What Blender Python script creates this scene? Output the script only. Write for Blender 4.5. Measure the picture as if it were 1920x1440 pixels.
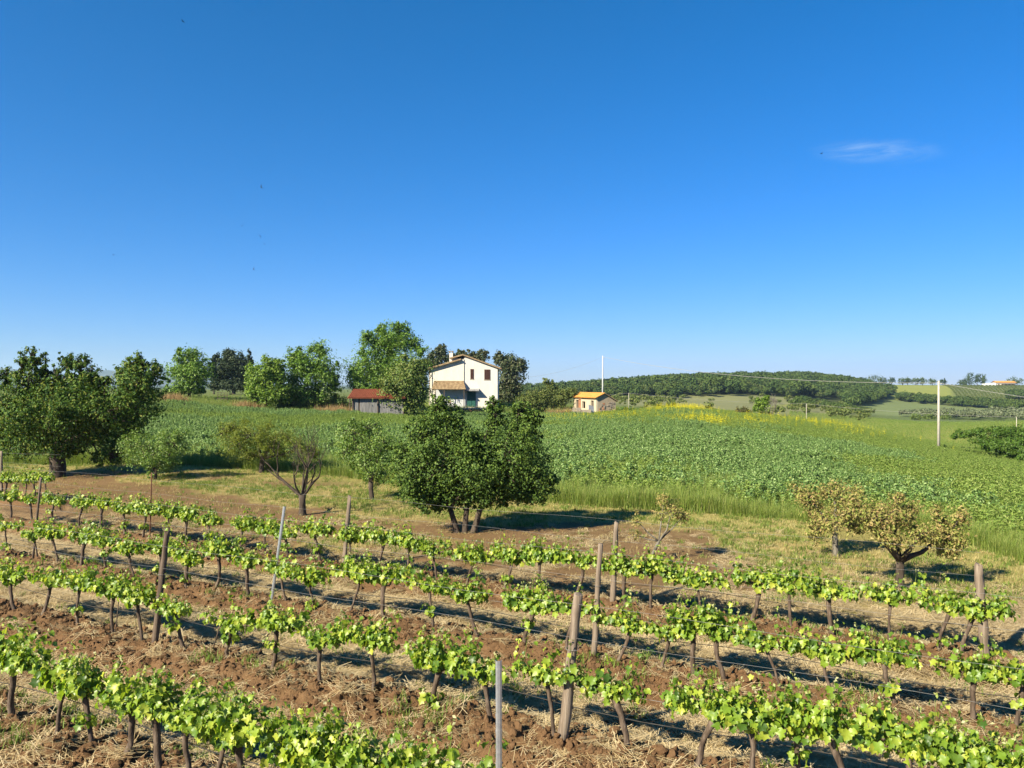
import bpy, math, random
import numpy as np
from mathutils import Vector, Matrix

for o in list(bpy.data.objects): bpy.data.objects.remove(o)
scene = bpy.context.scene
C = scene.collection
R = math.radians
rng = np.random.default_rng(7)
random.seed(7)

# ------------------------------------------------------------------ camera, sky, sun, exposure
FPX, HX, HY, CAMZ = 1442.0, 960.0, 720.0, 4.7
cam = bpy.data.cameras.new('camera'); camo = bpy.data.objects.new('camera', cam); C.objects.link(camo)
camo.location = (0, 0, CAMZ); camo.rotation_euler = (R(90), 0, 0)
cam.sensor_width = 36; cam.lens = 36 * FPX / 1920; cam.clip_start = 0.1; cam.clip_end = 40000
scene.camera = camo

SUN_A, SUN_EL = R(40), R(34)          # light travels to the right and away from the viewer
ldir = Vector((math.cos(SUN_EL) * math.cos(SUN_A), math.cos(SUN_EL) * math.sin(SUN_A), -math.sin(SUN_EL)))
world = bpy.data.worlds.new('World'); scene.world = world; world.use_nodes = True
wn, wl = world.node_tree.nodes, world.node_tree.links
wn.clear()
wout = wn.new('ShaderNodeOutputWorld'); bg = wn.new('ShaderNodeBackground'); bg.inputs['Strength'].default_value = 0.051
sky = wn.new('ShaderNodeTexSky'); sky.sky_type = 'NISHITA'; sky.sun_disc = False
sky.sun_elevation = SUN_EL; sky.sun_rotation = math.atan2(-ldir.x, -ldir.y)
sky.altitude = 100; sky.air_density = 1.0; sky.dust_density = 0.0; sky.ozone_density = 4.0
hsv = wn.new('ShaderNodeHueSaturation'); hsv.inputs['Saturation'].default_value = 1.23; hsv.inputs['Value'].default_value = 1.0
tint = wn.new('ShaderNodeMixRGB'); tint.blend_type = 'MULTIPLY'; tint.inputs[0].default_value = 1; tint.inputs[2].default_value = (.72,.87,1.05,1)   # white balance of the photograph
wl.new(sky.outputs[0], tint.inputs[1]); wl.new(tint.outputs[0], hsv.inputs['Color'])
# a thin wisp of cirrus high over the valley
tc = wn.new('ShaderNodeTexCoord')
def wmath(op, a, b=None, c=None):
    n = wn.new('ShaderNodeMath'); n.operation = op
    for i, v in enumerate((a, b, c)):
        if v is None: continue
        if isinstance(v, (int, float)): n.inputs[i].default_value = v
        else: wl.new(v, n.inputs[i])
    return n.outputs[0]
sep = wn.new('ShaderNodeSeparateXYZ'); wl.new(tc.outputs['Generated'], sep.inputs[0])
az = wmath('DIVIDE', sep.outputs['X'], sep.outputs['Y']); el = wmath('DIVIDE', sep.outputs['Z'], sep.outputs['Y'])
ea = wmath('DIVIDE', wmath('SUBTRACT', az, 0.478), 0.10); ee = wmath('DIVIDE', wmath('SUBTRACT', el, 0.303), 0.020)
rad = wmath('ADD', wmath('MULTIPLY', ea, ea), wmath('MULTIPLY', ee, ee))
msk = wmath('MULTIPLY', wmath('SUBTRACT', 1.0, rad), wmath('GREATER_THAN', sep.outputs['Y'], 0.0)); msk = wmath('MAXIMUM', msk, 0.0)
mp = wn.new('ShaderNodeMapping'); mp.inputs['Scale'].default_value = (7, 1, 34); mp.inputs['Rotation'].default_value = (0, R(8), 0)
wl.new(tc.outputs['Generated'], mp.inputs[0])
nz = wn.new('ShaderNodeTexNoise'); nz.inputs['Scale'].default_value = 2.3; nz.inputs['Detail'].default_value = 7; nz.inputs['Roughness'].default_value = 0.72; nz.inputs['Distortion'].default_value = 0.6
wl.new(mp.outputs[0], nz.inputs['Vector'])
wisp = wmath('MULTIPLY', wmath('POWER', msk, 1.6), wmath('MAXIMUM', wmath('MULTIPLY', wmath('SUBTRACT', nz.outputs['Fac'], 0.38), 1.0), 0.0))
mixc = wn.new('ShaderNodeMixRGB'); mixc.inputs['Color2'].default_value = (5.2, 6.6, 7.4, 1)
sp = wn.new('ShaderNodeSeparateColor'); cb = wn.new('ShaderNodeCombineColor'); wl.new(hsv.outputs[0], sp.inputs[0])
wl.new(wmath('MULTIPLY', sp.outputs[0], 0.70), cb.inputs[0]); wl.new(wmath('MULTIPLY', wmath('POWER', sp.outputs[1], 0.80), 1.06), cb.inputs[1]); wl.new(sp.outputs[2], cb.inputs[2])
wl.new(wisp, mixc.inputs['Fac']); wl.new(cb.outputs[0], mixc.inputs['Color1'])
wl.new(mixc.outputs[0], bg.inputs['Color']); wl.new(bg.outputs[0], wout.inputs['Surface'])

sun = bpy.data.lights.new('sun', 'SUN'); sun.energy = 5.0; sun.angle = R(0.53); sun.color = (1.0, 0.90, 0.70)
suno = bpy.data.objects.new('sun', sun); C.objects.link(suno); suno.rotation_euler = ldir.to_track_quat('-Z', 'Y').to_euler()
suno.location = (-20, -10, 40)
vs = scene.view_settings; vs.view_transform = 'Standard'; vs.look = 'None'; vs.exposure = 1.55; vs.gamma = 1; vs.use_curve_mapping = False
scene.render.engine = 'CYCLES'

# ------------------------------------------------------------------ helpers
def tag(o, label=None, cat=None, group=None, kind=None):
    if label: o['label'] = label
    if cat: o['category'] = cat
    if group: o['group'] = group
    if kind: o['kind'] = kind
    return o
def link(name, data, parent=None, loc=None):
    o = bpy.data.objects.new(name, data); C.objects.link(o)
    if parent: o.parent = parent
    if loc is not None: o.location = loc
    return o
def empty(name, loc, label, cat, group=None, rz=0):
    o = link(name, None, None, loc); o.empty_display_size = 0.2; o.rotation_euler = (0, 0, rz)
    return tag(o, label, cat, group)
def np_mesh(name, V, Fc, mat=None, smooth=False):
    V = np.asarray(V, np.float32); Fc = np.asarray(Fc, np.int32)
    me = bpy.data.meshes.new(name); k = Fc.shape[1]
    me.vertices.add(len(V)); me.vertices.foreach_set('co', V.ravel())
    me.loops.add(Fc.size); me.loops.foreach_set('vertex_index', Fc.ravel())
    me.polygons.add(len(Fc)); me.polygons.foreach_set('loop_start', np.arange(0, Fc.size, k, dtype=np.int32))
    if smooth: me.polygons.foreach_set('use_smooth', np.ones(len(Fc), bool))
    me.update(calc_edges=True)
    if mat: me.materials.append(mat)
    return me
class MB:
    def __init__(s): s.v = []; s.f = []
    def box(s, x0, x1, y0, y1, z0, z1, M=None):
        b = len(s.v); P = [(x0,y0,z0),(x1,y0,z0),(x1,y1,z0),(x0,y1,z0),(x0,y0,z1),(x1,y0,z1),(x1,y1,z1),(x0,y1,z1)]
        if M is not None: P = [tuple(M @ Vector(p)) for p in P]
        s.v += P
        s.f += [(b,b+3,b+2,b+1),(b+4,b+5,b+6,b+7),(b,b+1,b+5,b+4),(b+1,b+2,b+6,b+5),(b+2,b+3,b+7,b+6),(b+3,b,b+4,b+7)]
        return s
    def prism(s, poly, ax0, ax1, axis='y'):
        """poly: list of 2D points (x,z) extruded along y (or (y,z) along x)"""
        b = len(s.v); n = len(poly)
        for a in (ax0, ax1):
            for p in poly: s.v.append((p[0], a, p[1]) if axis == 'y' else (a, p[0], p[1]))
        s.f.append(tuple(range(b, b+n))); s.f.append(tuple(range(b+2*n-1, b+n-1, -1)))
        for i in range(n):
            j = (i+1) % n; s.f.append((b+i, b+n+i, b+n+j, b+j))
        return s
    def tube(s, pts, rad, n=6, cap=True, wob=0.0):
        b = len(s.v); pts = [Vector(p) for p in pts]; m = len(pts)
        up = Vector((0.13, 0.21, 0.97))
        for i, p in enumerate(pts):
            d = (pts[min(i+1, m-1)] - pts[max(i-1, 0)])
            if d.length < 1e-9: d = Vector((0,0,1))
            d.normalize(); a = d.cross(up)
            if a.length < 0.1: a = d.cross(Vector((1,0,0)))
            a.normalize(); c = d.cross(a)
            r = rad[i] if hasattr(rad, '__len__') else rad
            for k in range(n):
                t = 2*math.pi*k/n; rr = r*(1+wob*(random.random()-.5)*2)
                s.v.append(tuple(p + a*(math.cos(t)*rr) + c*(math.sin(t)*rr)))
        for i in range(m-1):
            for k in range(n):
                k2 = (k+1) % n; s.f.append((b+i*n+k, b+i*n+k2, b+(i+1)*n+k2, b+(i+1)*n+k))
        if cap:
            s.f.append(tuple(b+k for k in range(n-1,-1,-1))); s.f.append(tuple(b+(m-1)*n+k for k in range(n)))
        return s
    def mesh(s, name, mat, smooth=False):
        me = bpy.data.meshes.new(name); me.from_pydata(s.v, [], s.f); me.materials.append(mat)
        if smooth: me.polygons.foreach_set('use_smooth', [True]*len(me.polygons))
        me.update(); return me
    def build(s, name, mat, parent=None, smooth=False, loc=None):
        return link(name, s.mesh(name, mat, smooth), parent, loc)

def vnoise(x, y, seed=0):
    x = np.asarray(x, float); y = np.asarray(y, float)
    xi = np.floor(x).astype(np.int64); yi = np.floor(y).astype(np.int64); fx = x-xi; fy = y-yi
    fx = fx*fx*(3-2*fx); fy = fy*fy*(3-2*fy)
    def h(a, b):
        n = (a*374761393 + b*668265263 + seed*982451653) & 0x7fffffff
        n = ((n ^ (n >> 13))*1274126177) & 0x7fffffff
        n = (n ^ (n >> 16)) & 0xffff
        return n/65535.0
    return (h(xi,yi)*(1-fx)+h(xi+1,yi)*fx)*(1-fy) + (h(xi,yi+1)*(1-fx)+h(xi+1,yi+1)*fx)*fy
def fbm(x, y, seed=0, oct=4, g=0.5):
    t = 0; a = 1; w = 0
    for i in range(oct): t = t + a*vnoise(x*2**i, y*2**i, seed+i*17); w += a; a *= g
    return t/w
def smooth(a, b, x):
    t = np.clip((x-a)/(b-a), 0, 1); return t*t*(3-2*t)

# ------------------------------------------------------------------ terrain
SL, CR = 0.521, 0.887                   # vine rows: y = s - SL*x
ROWS = dict(A=7.0, B=10.41, C=13.8, D=17.3, E=20.7)
ctrl = []
for r in (2, 6, 12, 18, 24):
    for px in (-400, 200, 700, 1200, 1700, 2300):
        a = math.atan2(px-HX, FPX); ctrl.append((r*math.sin(a), r*math.cos(a), 0.0))
def cp(px, py, D): ctrl.append(((px-HX)/FPX*D, D, CAMZ-(py-HY)/FPX*D))
def cz(px, D, z): ctrl.append(((px-HX)/FPX*D, D, z))
for a in [(0,898,38),(105,892,38),(350,872,41),(650,892,38.5),(1100,945,30),(1470,968,27.3),(1800,1012,23.2),(1920,1045,20.8),
          (100,790,75),(300,752,95),(460,768,95),(650,776,93),(870,774,110),(870,764,118),(940,766,118),(1110,776,115),(1250,766,118),
          (1400,778,112),(1500,790,105),(1620,808,98),(1760,842,91),(1920,880,75),(1200,850,52),(1500,861,50),(1750,905,44),(600,830,58),(880,800,80),
          (1700,805,190),(1900,806,190),(1600,788,230),(1800,797,230),(1500,765,300),(1700,790,270),(1900,790,270),(1300,748,420),(1500,750,420),
          (1650,778,400),(1850,777,400),(1650,748,560),(1850,752,560),(1700,742,620),(1850,744,640),(1700,722,900),(1860,723,900),(1150,742,450),
          (2300,800,190),(2300,780,400),(2300,724,900),(1300,738,450)]: cp(*a)
for a in [(0,95,2.0),(-400,95,1.6),(-400,45,0.2),(2300,75,-4),(2300,30,-1),(1250,160,-1.5),(1500,150,-4),(1620,150,-5.2),(1760,140,-6),(1920,130,-6.3),
          (1300,300,-3.2),(1150,650,-.8),(1300,650,4.0),(1450,650,4.6),(1570,640,4.4),(1020,600,-4.5),(900,600,-4),(400,400,1.5),(0,400,1.5),(-400,400,1),
          (400,150,2.6),(100,150,2.6),(700,150,2.0),(950,150,1.3)]: cz(*a)
for px in (-800,-200,400,1000,1500,2000,2700):
    cz(px, 1600, -4); cz(px, 4000, -6); cz(px, 8000, -6)
ctrl = np.array(ctrl)
def warp(x, y):
    r = np.sqrt(x*x+y*y)+0.5; a = np.clip(np.arctan2(x, y), -0.95, 0.95)
    return np.stack([np.log(r)*1.3, a*2.0], -1)
cw = warp(ctrl[:,0], ctrl[:,1])
def phi(d2): return np.where(d2 > 1e-12, 0.5*d2*np.log(np.maximum(d2, 1e-12)), 0)
d2 = ((cw[:,None]-cw[None])**2).sum(-1); n = len(cw)
A = np.zeros((n+3, n+3)); A[:n,:n] = phi(d2)+np.eye(n)*2e-3; A[:n,n] = 1; A[:n,n+1:] = cw; A[n,:n] = 1; A[n+1:,:n] = cw.T
coef = np.linalg.solve(A, np.concatenate([ctrl[:,2], np.zeros(3)]))
def Hb(x, y):
    x = np.atleast_1d(np.asarray(x, float)); y = np.atleast_1d(np.asarray(y, float)); out = np.empty(len(x))
    for i in range(0, len(x), 60000):
        w = warp(x[i:i+60000], y[i:i+60000]); q = ((w[:,None]-cw[None])**2).sum(-1)
        out[i:i+60000] = phi(q) @ coef[:n] + coef[n] + w @ coef[n+1:]
    r = np.sqrt(x*x+y*y)
    return out*smooth(16, 26, r)
def rowdist(x, y):
    s = y+SL*x; d = np.full(np.shape(s), 9.0)
    for k, v in ROWS.items():
        e = np.abs(s-v)*CR
        if k == 'E': e = e + 9*smooth(-17.2, -15.5, x)
        if k == 'D': e = e + 9*smooth(8.6, 9.6, x)
        d = np.minimum(d, e)
    return d
def vine_zone(x, y):
    s = y+SL*x; lim = np.where(x < -16, 22.4, 18.9)
    return 1-smooth(lim-0.5, lim+0.7, s+0.8*(fbm(x*.6, y*.6, 3)-.5))
def Hd(x, y):
    """fine relief: tilled ridge along every vine row, clods, tufty ground"""
    rd = rowdist(x, y); v = vine_zone(x, y); near = 1-smooth(24, 40, np.hypot(x, y))
    ridge = 0.19*np.exp(-(rd/0.62)**2) - 0.13*np.exp(-((rd-1.0)/0.28)**2)
    rough = np.exp(-(rd/0.85)**4)
    s = y+SL*x
    cl = fbm(x*5.2, y*5.2, 11, 3, .68)-.5
    cl2 = np.abs(fbm(x*2.6+9, y*2.6, 19, 3, .6)-.5)
    lump = np.maximum(fbm(x*2.4+5, y*2.4, 23, 3, .6)-.52, 0)
    t = v*(ridge*(.75+.5*fbm(x*.9,y*.9,29,2)) + rough*(0.20*cl + 0.30*lump - 0.16*cl2) + (1-rough)*(0.11*cl - .03*cl2 + .03*(fbm(s*3.2, x*.35, 37, 3)-.5)))
    return t + near*0.03*(fbm(x*1.1, y*1.1, 5, 3)-.5) - 0.10*v
def H(x, y): return Hb(x, y)+Hd(np.atleast_1d(np.asarray(x,float)), np.atleast_1d(np.asarray(y,float)))
def h1(x, y): return float(H(x, y)[0])
def PXY(px, D): return ((px-HX)/FPX*D, D)
def ZPY(py, D): return CAMZ-(py-HY)/FPX*D

def field_edge(px):   # depth at which the crop begins
    return np.interp(px, [-600,0,180,350,650,860,1100,1300,1470,1640,1800,1920,2400], [48,45,43,41.5,38.5,33.5,30,28.6,27.3,25.2,23.2,20.8,15])
def field_far(px):
    return np.interp(px, [-600,0,300,460,650,760,900,1080,1160,1250,1400,1500,1620,1760,1920,2400], [92,92,94,94,92,98,106,112,116,121,116,110,104,100,96,90])

# ------------------------------------------------------------------ materials
KA = 0.79                               # one albedo scale for all materials
def kc(c): return tuple(v*KA for v in c)
def mat_new(name):
    m = bpy.data.materials.new(name); m.use_nodes = True; nt = m.node_tree; b = nt.nodes['Principled BSDF']
    return m, nt, b
def ramp(nt, fac, stops):
    r = nt.nodes.new('ShaderNodeValToRGB'); e = r.color_ramp.elements
    while len(e) < len(stops): e.new(0.5)
    for el, (p, c) in zip(e, stops): el.position = p; el.color = (*c, 1)
    nt.links.new(fac, r.inputs[0]); return r.outputs[0]
def noise_n(nt, scale, detail=4, rough=.55, vec=None, dist=0):
    t = nt.nodes.new('ShaderNodeTexNoise'); t.inputs['Scale'].default_value = scale; t.inputs['Detail'].default_value = detail
    t.inputs['Roughness'].default_value = rough; t.inputs['Distortion'].default_value = dist
    if vec is not None: nt.links.new(vec, t.inputs['Vector'])
    return t.outputs['Fac']
def coords(nt, scale=(1,1,1), kind='Object'):
    t = nt.nodes.new('ShaderNodeTexCoord'); m = nt.nodes.new('ShaderNodeMapping'); m.inputs['Scale'].default_value = scale
    nt.links.new(t.outputs[kind], m.inputs[0]); return m.outputs[0]
def mix(nt, f, a, b, mode='MIX'):
    m = nt.nodes.new('ShaderNodeMixRGB'); m.blend_type = mode
    for i, v in ((0,f),(1,a),(2,b)):
        if isinstance(v, (int,float)): m.inputs[i].default_value = v
        elif isinstance(v, tuple): m.inputs[i].default_value = (*v,1)
        else: nt.links.new(v, m.inputs[i])
    return m.outputs[0]
def bump(nt, b, h, strength=.5, dist=.02):
    n_ = nt.nodes.new('ShaderNodeBump'); n_.inputs['Strength'].default_value = strength; n_.inputs['Distance'].default_value = dist
    nt.links.new(h, n_.inputs['Height']); nt.links.new(n_.outputs[0], b.inputs['Normal'])
def surf(name, stops, scale=3, rough=.85, detail=6, stretch=(1,1,1), bmp=.4, bd=.02, spec=.2, metal=0):
    m, nt, b = mat_new(name); v = coords(nt, stretch); f = noise_n(nt, scale, detail, .6, v)
    nt.links.new(ramp(nt, f, [(p_, kc(c_)) for p_, c_ in stops]), b.inputs['Base Color']); b.inputs['Roughness'].default_value = rough
    b.inputs['Specular IOR Level'].default_value = spec; b.inputs['Metallic'].default_value = metal
    if bmp: bump(nt, b, noise_n(nt, scale*4, 5, .6, v), bmp, bd)
    return m
def leaf_mat(name, cols, trans=.3, rough=.5, spec=.35, tcol=1.25, obj=False):
    """cols: ramp stops over a random value per leaf"""
    m, nt, b = mat_new(name); g = nt.nodes.new('ShaderNodeNewGeometry'); fac = g.outputs['Random Per Island']
    if obj:
        oi = nt.nodes.new('ShaderNodeObjectInfo'); fac = oi.outputs['Random']
        if obj == 'both':
            a = nt.nodes.new('ShaderNodeMath'); a.operation = 'ADD'; nt.links.new(fac, a.inputs[0]); nt.links.new(g.outputs['Random Per Island'], a.inputs[1])
            f_ = nt.nodes.new('ShaderNodeMath'); f_.operation = 'FRACT'; nt.links.new(a.outputs[0], f_.inputs[0]); fac = f_.outputs[0]
    if obj == 'tree':
        oi = nt.nodes.new('ShaderNodeObjectInfo'); ma = nt.nodes.new('ShaderNodeMath'); ma.operation = 'MULTIPLY_ADD'; ma.inputs[1].default_value = .75
        mb = nt.nodes.new('ShaderNodeMath'); mb.operation = 'MULTIPLY'; mb.inputs[1].default_value = .25; nt.links.new(g.outputs['Random Per Island'], mb.inputs[0])
        nt.links.new(oi.outputs['Random'], ma.inputs[0]); nt.links.new(mb.outputs[0], ma.inputs[2]); fac = ma.outputs[0]
    c = ramp(nt, fac, [(i/max(1,len(cols)-1), kc(k)) for i, k in enumerate(cols)])
    nt.links.new(c, b.inputs['Base Color']); b.inputs['Roughness'].default_value = rough; b.inputs['Specular IOR Level'].default_value = spec
    tr = nt.nodes.new('ShaderNodeBsdfTranslucent'); nt.links.new(mix(nt, 1.0, c, (tcol*1.05, tcol*1.1, tcol*.55), 'MULTIPLY'), tr.inputs[0])
    ms = nt.nodes.new('ShaderNodeMixShader'); ms.inputs[0].default_value = trans
    nt.links.new(b.outputs[0], ms.inputs[1]); nt.links.new(tr.outputs[0], ms.inputs[2])
    nt.links.new(ms.outputs[0], nt.nodes['Material Output'].inputs[0]); return m

M = {}
M['bark'] = surf('bark', [(.3,(.030,.022,.016)),(.7,(.11,.085,.065))], 9, stretch=(1,1,.25), bmp=.8)
M['vine_bark'] = surf('vine_bark', [(.3,(.045,.030,.020)),(.5,(.10,.072,.052)),(.75,(.22,.17,.13))], 22, stretch=(1,1,.2), bmp=.9, bd=.01)
M['grey_bark'] = surf('grey_bark', [(.3,(.08,.07,.055)),(.7,(.24,.22,.18))], 12, stretch=(1,1,.3), bmp=.6)
M['post_wood'] = surf('post_wood', [(.25,(.085,.062,.044)),(.5,(.20,.155,.115)),(.75,(.34,.28,.22))], 14, stretch=(1,1,.09), bmp=.9, bd=.012)
M['post_dark'] = surf('post_dark', [(.25,(.05,.036,.026)),(.5,(.115,.083,.06)),(.75,(.20,.155,.12))], 14, stretch=(1,1,.09), bmp=.9, bd=.012)
M['rust'] = surf('rust', [(.3,(.06,.025,.015)),(.7,(.17,.07,.04))], 20)
M['galv'] = surf('galv', [(.3,(.42,.45,.48)),(.7,(.60,.63,.66))], 25, rough=.38, metal=.75, spec=.5, bmp=.1)
M['wire'] = surf('wire', [(.3,(.38,.36,.33)),(.7,(.55,.53,.5))], 5, rough=.45, metal=.6, spec=.5, bmp=0)
M['hose'] = surf('hose', [(.3,(.03,.028,.025)),(.7,(.07,.065,.06))], 5, rough=.85, bmp=0)
M['cable'] = surf('cable', [(.3,(.30,.29,.26)),(.7,(.40,.39,.36))], 2, rough=.5, bmp=0)
M['concrete'] = surf('concrete', [(.3,(.36,.33,.27)),(.7,(.50,.47,.40))], 4)
M['white_pole'] = surf('white_pole', [(.3,(.40,.41,.41)),(.7,(.52,.53,.53))], 3)
M['vine_leaf'] = leaf_mat('vine_leaf', [(0.057,0.121,0.016),(0.134,0.243,0.024),(0.246,0.365,0.035),(0.093,0.188,0.020),(0.348,0.442,0.049),(0.184,0.309,0.029),(0.471,0.508,0.066),(0.277,0.398,0.040)], .4, .42, .4, 1.3, obj='both')
M['vine_tip'] = leaf_mat('vine_tip', [(0.270,0.324,0.072),(0.396,0.414,0.144),(0.522,0.495,0.288),(0.234,0.324,0.045)], .35, .6, .2, 1.1, obj='both')
M['cherry_leaf'] = leaf_mat('cherry_leaf', [(0.026,0.061,0.015),(0.047,0.109,0.020),(0.083,0.160,0.023),(0.119,0.191,0.028),(0.190,0.204,0.038)], .22, .62, .16)
M['apricot_leaf'] = leaf_mat('apricot_leaf', [(0.034,0.067,0.015),(0.062,0.118,0.020),(0.101,0.174,0.027),(0.157,0.224,0.040)], .22, .6, .18)
M['light_leaf'] = leaf_mat('light_leaf', [(0.076,0.146,0.029),(0.130,0.233,0.040),(0.198,0.306,0.052),(0.260,0.335,0.073)], .32, .45, .4)
M['peach_leaf'] = leaf_mat('peach_leaf', [(0.120,0.168,0.026),(0.204,0.252,0.036),(0.288,0.312,0.048)], .38, .5, .25)
M['dry_leaf'] = leaf_mat('dry_leaf', [(0.192,0.154,0.058),(0.320,0.282,0.090),(0.256,0.307,0.070),(0.410,0.346,0.128),(0.192,0.269,0.051),(0.333,0.218,0.096),(0.461,0.384,0.166)], .28, .75, .12, 1.0)
M['ash_leaf'] = leaf_mat('ash_leaf', [(0.061,0.136,0.019),(0.106,0.209,0.026),(0.159,0.273,0.032),(0.211,0.320,0.045)], .3, .5, .3)
M['lime_leaf'] = leaf_mat('lime_leaf', [(0.077,0.154,0.018),(0.128,0.230,0.026),(0.192,0.294,0.032),(0.230,0.320,0.038)], .32, .5, .3)
M['oak_leaf'] = leaf_mat('oak_leaf', [(0.061,0.116,0.020),(0.105,0.175,0.027),(0.157,0.216,0.037),(0.192,0.209,0.050)], .22, .55, .3)
M['pine_leaf'] = leaf_mat('pine_leaf', [(0.022,0.042,0.017),(0.036,0.060,0.022),(0.060,0.078,0.034)], .12, .6, .2)
M['euca_leaf'] = leaf_mat('euca_leaf', [(0.029,0.052,0.018),(0.052,0.078,0.026),(0.085,0.104,0.039),(0.117,0.111,0.058)], .15, .55, .3)
M['shrub_leaf'] = leaf_mat('shrub_leaf', [(0.078,0.117,0.026),(0.130,0.169,0.039),(0.182,0.195,0.058)], .25, .6, .2)
M['bramble_leaf'] = leaf_mat('bramble_leaf', [(.045,.10,.012),(.08,.16,.018),(.13,.21,.025)], .28, .5, .3)
M['brown_leaf'] = leaf_mat('brown_leaf', [(.08,.075,.03),(.12,.10,.04),(.10,.11,.035)], .2, .7, .2)
M['olive_leaf'] = leaf_mat('olive_leaf', [(.09,.12,.05),(.14,.17,.08),(.19,.21,.12)], .15, .5, .3)
M['forest_leaf'] = leaf_mat('forest_leaf', [(.032,.06,.018),(.055,.095,.022),(.09,.13,.03),(.042,.08,.022),(.125,.14,.042)], .15, .7, .12, obj='tree')
M['bean_leaf'] = leaf_mat('bean_leaf', [(0.067,0.135,0.035),(0.124,0.221,0.054),(0.194,0.308,0.081),(0.346,0.454,0.178)], .28, .55, .28, 1.2, obj='both')
M['crop_leaf'] = leaf_mat('crop_leaf', [(.11,.19,.034),(.18,.275,.048),(.25,.345,.07),(.35,.41,.13)], .32, .55, .25, 1.2, obj='both')
M['grass_blade'] = leaf_mat('grass_blade', [(.10,.17,.03),(.17,.26,.042),(.26,.33,.06),(.40,.40,.15)], .32, .55, .25, 1.15, obj='both')
M['weed'] = leaf_mat('weed', [(.09,.16,.022),(.15,.23,.034),(.22,.28,.055)], .3, .6, .2, obj='both')
M['dry_grass'] = leaf_mat('dry_grass', [(.36,.28,.10),(.48,.39,.17),(.56,.48,.24),(.32,.31,.10)], .25, .8, .1, 1.0, obj='both')
M['straw'] = leaf_mat('straw', [(0.381,0.280,0.134),(0.538,0.414,0.224),(0.672,0.560,0.347),(0.448,0.336,0.168)], .15, .75, .15, 1.0, obj='both')
M['dry_reed'] = leaf_mat('dry_reed', [(0.340,0.225,0.099),(0.421,0.306,0.153),(0.292,0.180,0.081)], .2, .8, .1, 1.0, obj='both')
M['flower'] = leaf_mat('flower', [(.62,.55,.01),(.72,.64,.02),(.55,.52,.02)], .3, .6, .2, 1.0, obj='both')
M['clod'] = surf('clod', [(.3,(.135,.074,.036)),(.6,(.215,.126,.064)),(.8,(.31,.20,.115))], 14, rough=.95, bmp=.8, spec=.1)
M['plaster'] = None

def plaster(name, base, stain, amt=.5, sc=.6):
    base = tuple(v*.74 for v in base); stain = tuple(v*.62 for v in stain)
    m, nt, b = mat_new(name); v = coords(nt, (1,1,.35)); v2 = coords(nt, (1,1,1))
    f = noise_n(nt, sc*2.2, 7, .65, v); g = noise_n(nt, sc*7, 6, .6, v2)
    c = ramp(nt, f, [(.40,base),(.62,tuple(a*(1-amt*.35)+s*amt*.35 for a,s in zip(base,stain))),(.85,stain)])
    c = mix(nt, .35, c, ramp(nt, g, [(.35,tuple(k*.86 for k in base)),(.65,base)]))
    nt.links.new(c, b.inputs['Base Color']); b.inputs['Roughness'].default_value = .9; b.inputs['Specular IOR Level'].default_value = .15
    bump(nt, b, g, .3, .02); return m
M['plaster'] = plaster('plaster', (.70,.67,.62), (.42,.37,.31), .8)
M['plaster_cream'] = plaster('plaster_cream', (.73,.69,.60), (.52,.45,.34), .6)
M['plaster_shade_tint'] = plaster('plaster_shade_tint', (.56,.58,.60), (.42,.42,.42), .5)  # bluish grey of the shade under the annex roof, put into the wall colour
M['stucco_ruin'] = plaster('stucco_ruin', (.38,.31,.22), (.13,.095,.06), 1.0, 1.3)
M['stucco_pale'] = plaster('stucco_pale', (.58,.50,.36), (.26,.20,.14), 1.0, 1.1)
M['roof_brown'] = surf('roof_brown', [(.3,(.20,.13,.07)),(.55,(.32,.23,.13)),(.8,(.42,.33,.20))], 3, stretch=(1,1,1))
M['roof_red'] = surf('roof_red', [(.3,(.22,.06,.032)),(.55,(.34,.105,.055)),(.8,(.42,.17,.09))], 4)
M['roof_orange'] = surf('roof_orange', [(.3,(.46,.20,.05)),(.55,(.62,.30,.07)),(.8,(.66,.36,.12))], 2)
M['terracotta'] = surf('terracotta', [(.3,(.34,.14,.07)),(.7,(.52,.27,.15))], 5)
M['stone'] = surf('stone', [(.3,(.20,.16,.12)),(.7,(.42,.36,.28))], 5)
M['shutter'] = surf('shutter', [(.3,(.050,.020,.016)),(.7,(.085,.038,.028))], 8, rough=.6)
M['door_green'] = surf('door_green', [(.3,(.012,.065,.055)),(.7,(.03,.11,.09))], 6, rough=.5)
M['plank'] = surf('plank', [(.3,(.07,.07,.07)),(.5,(.17,.17,.17)),(.75,(.30,.29,.27))], 9, stretch=(1,1,.08), bmp=.6)
M['dark_wood'] = surf('dark_wood', [(.3,(.05,.04,.03)),(.7,(.13,.10,.08))], 9, stretch=(1,1,.1))
M['grey_sheet'] = surf('grey_sheet', [(.3,(.28,.28,.28)),(.7,(.46,.46,.46))], 3, rough=.6)
M['white_paint'] = surf('white_paint', [(.3,(.70,.70,.68)),(.7,(.80,.80,.78))], 3, bmp=0)
M['cloth_red'] = surf('cloth_red', [(.3,(.5,.05,.05)),(.7,(.6,.10,.09))], 5, bmp=0)
M['cloth_white'] = surf('cloth_white', [(.3,(.72,.72,.72)),(.7,(.8,.8,.8))], 5, bmp=0)
M['cloth_pink'] = surf('cloth_pink', [(.3,(.62,.36,.32)),(.7,(.7,.45,.4))], 5, bmp=0)
M['bird'] = surf('bird', [(.3,(.012,.014,.02)),(.7,(.03,.035,.045))], 5, bmp=0)
M['mountain'] = surf('mountain', [(.3,(.05,.07,.04)),(.7,(.10,.11,.07))], .004, bmp=0)

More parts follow.
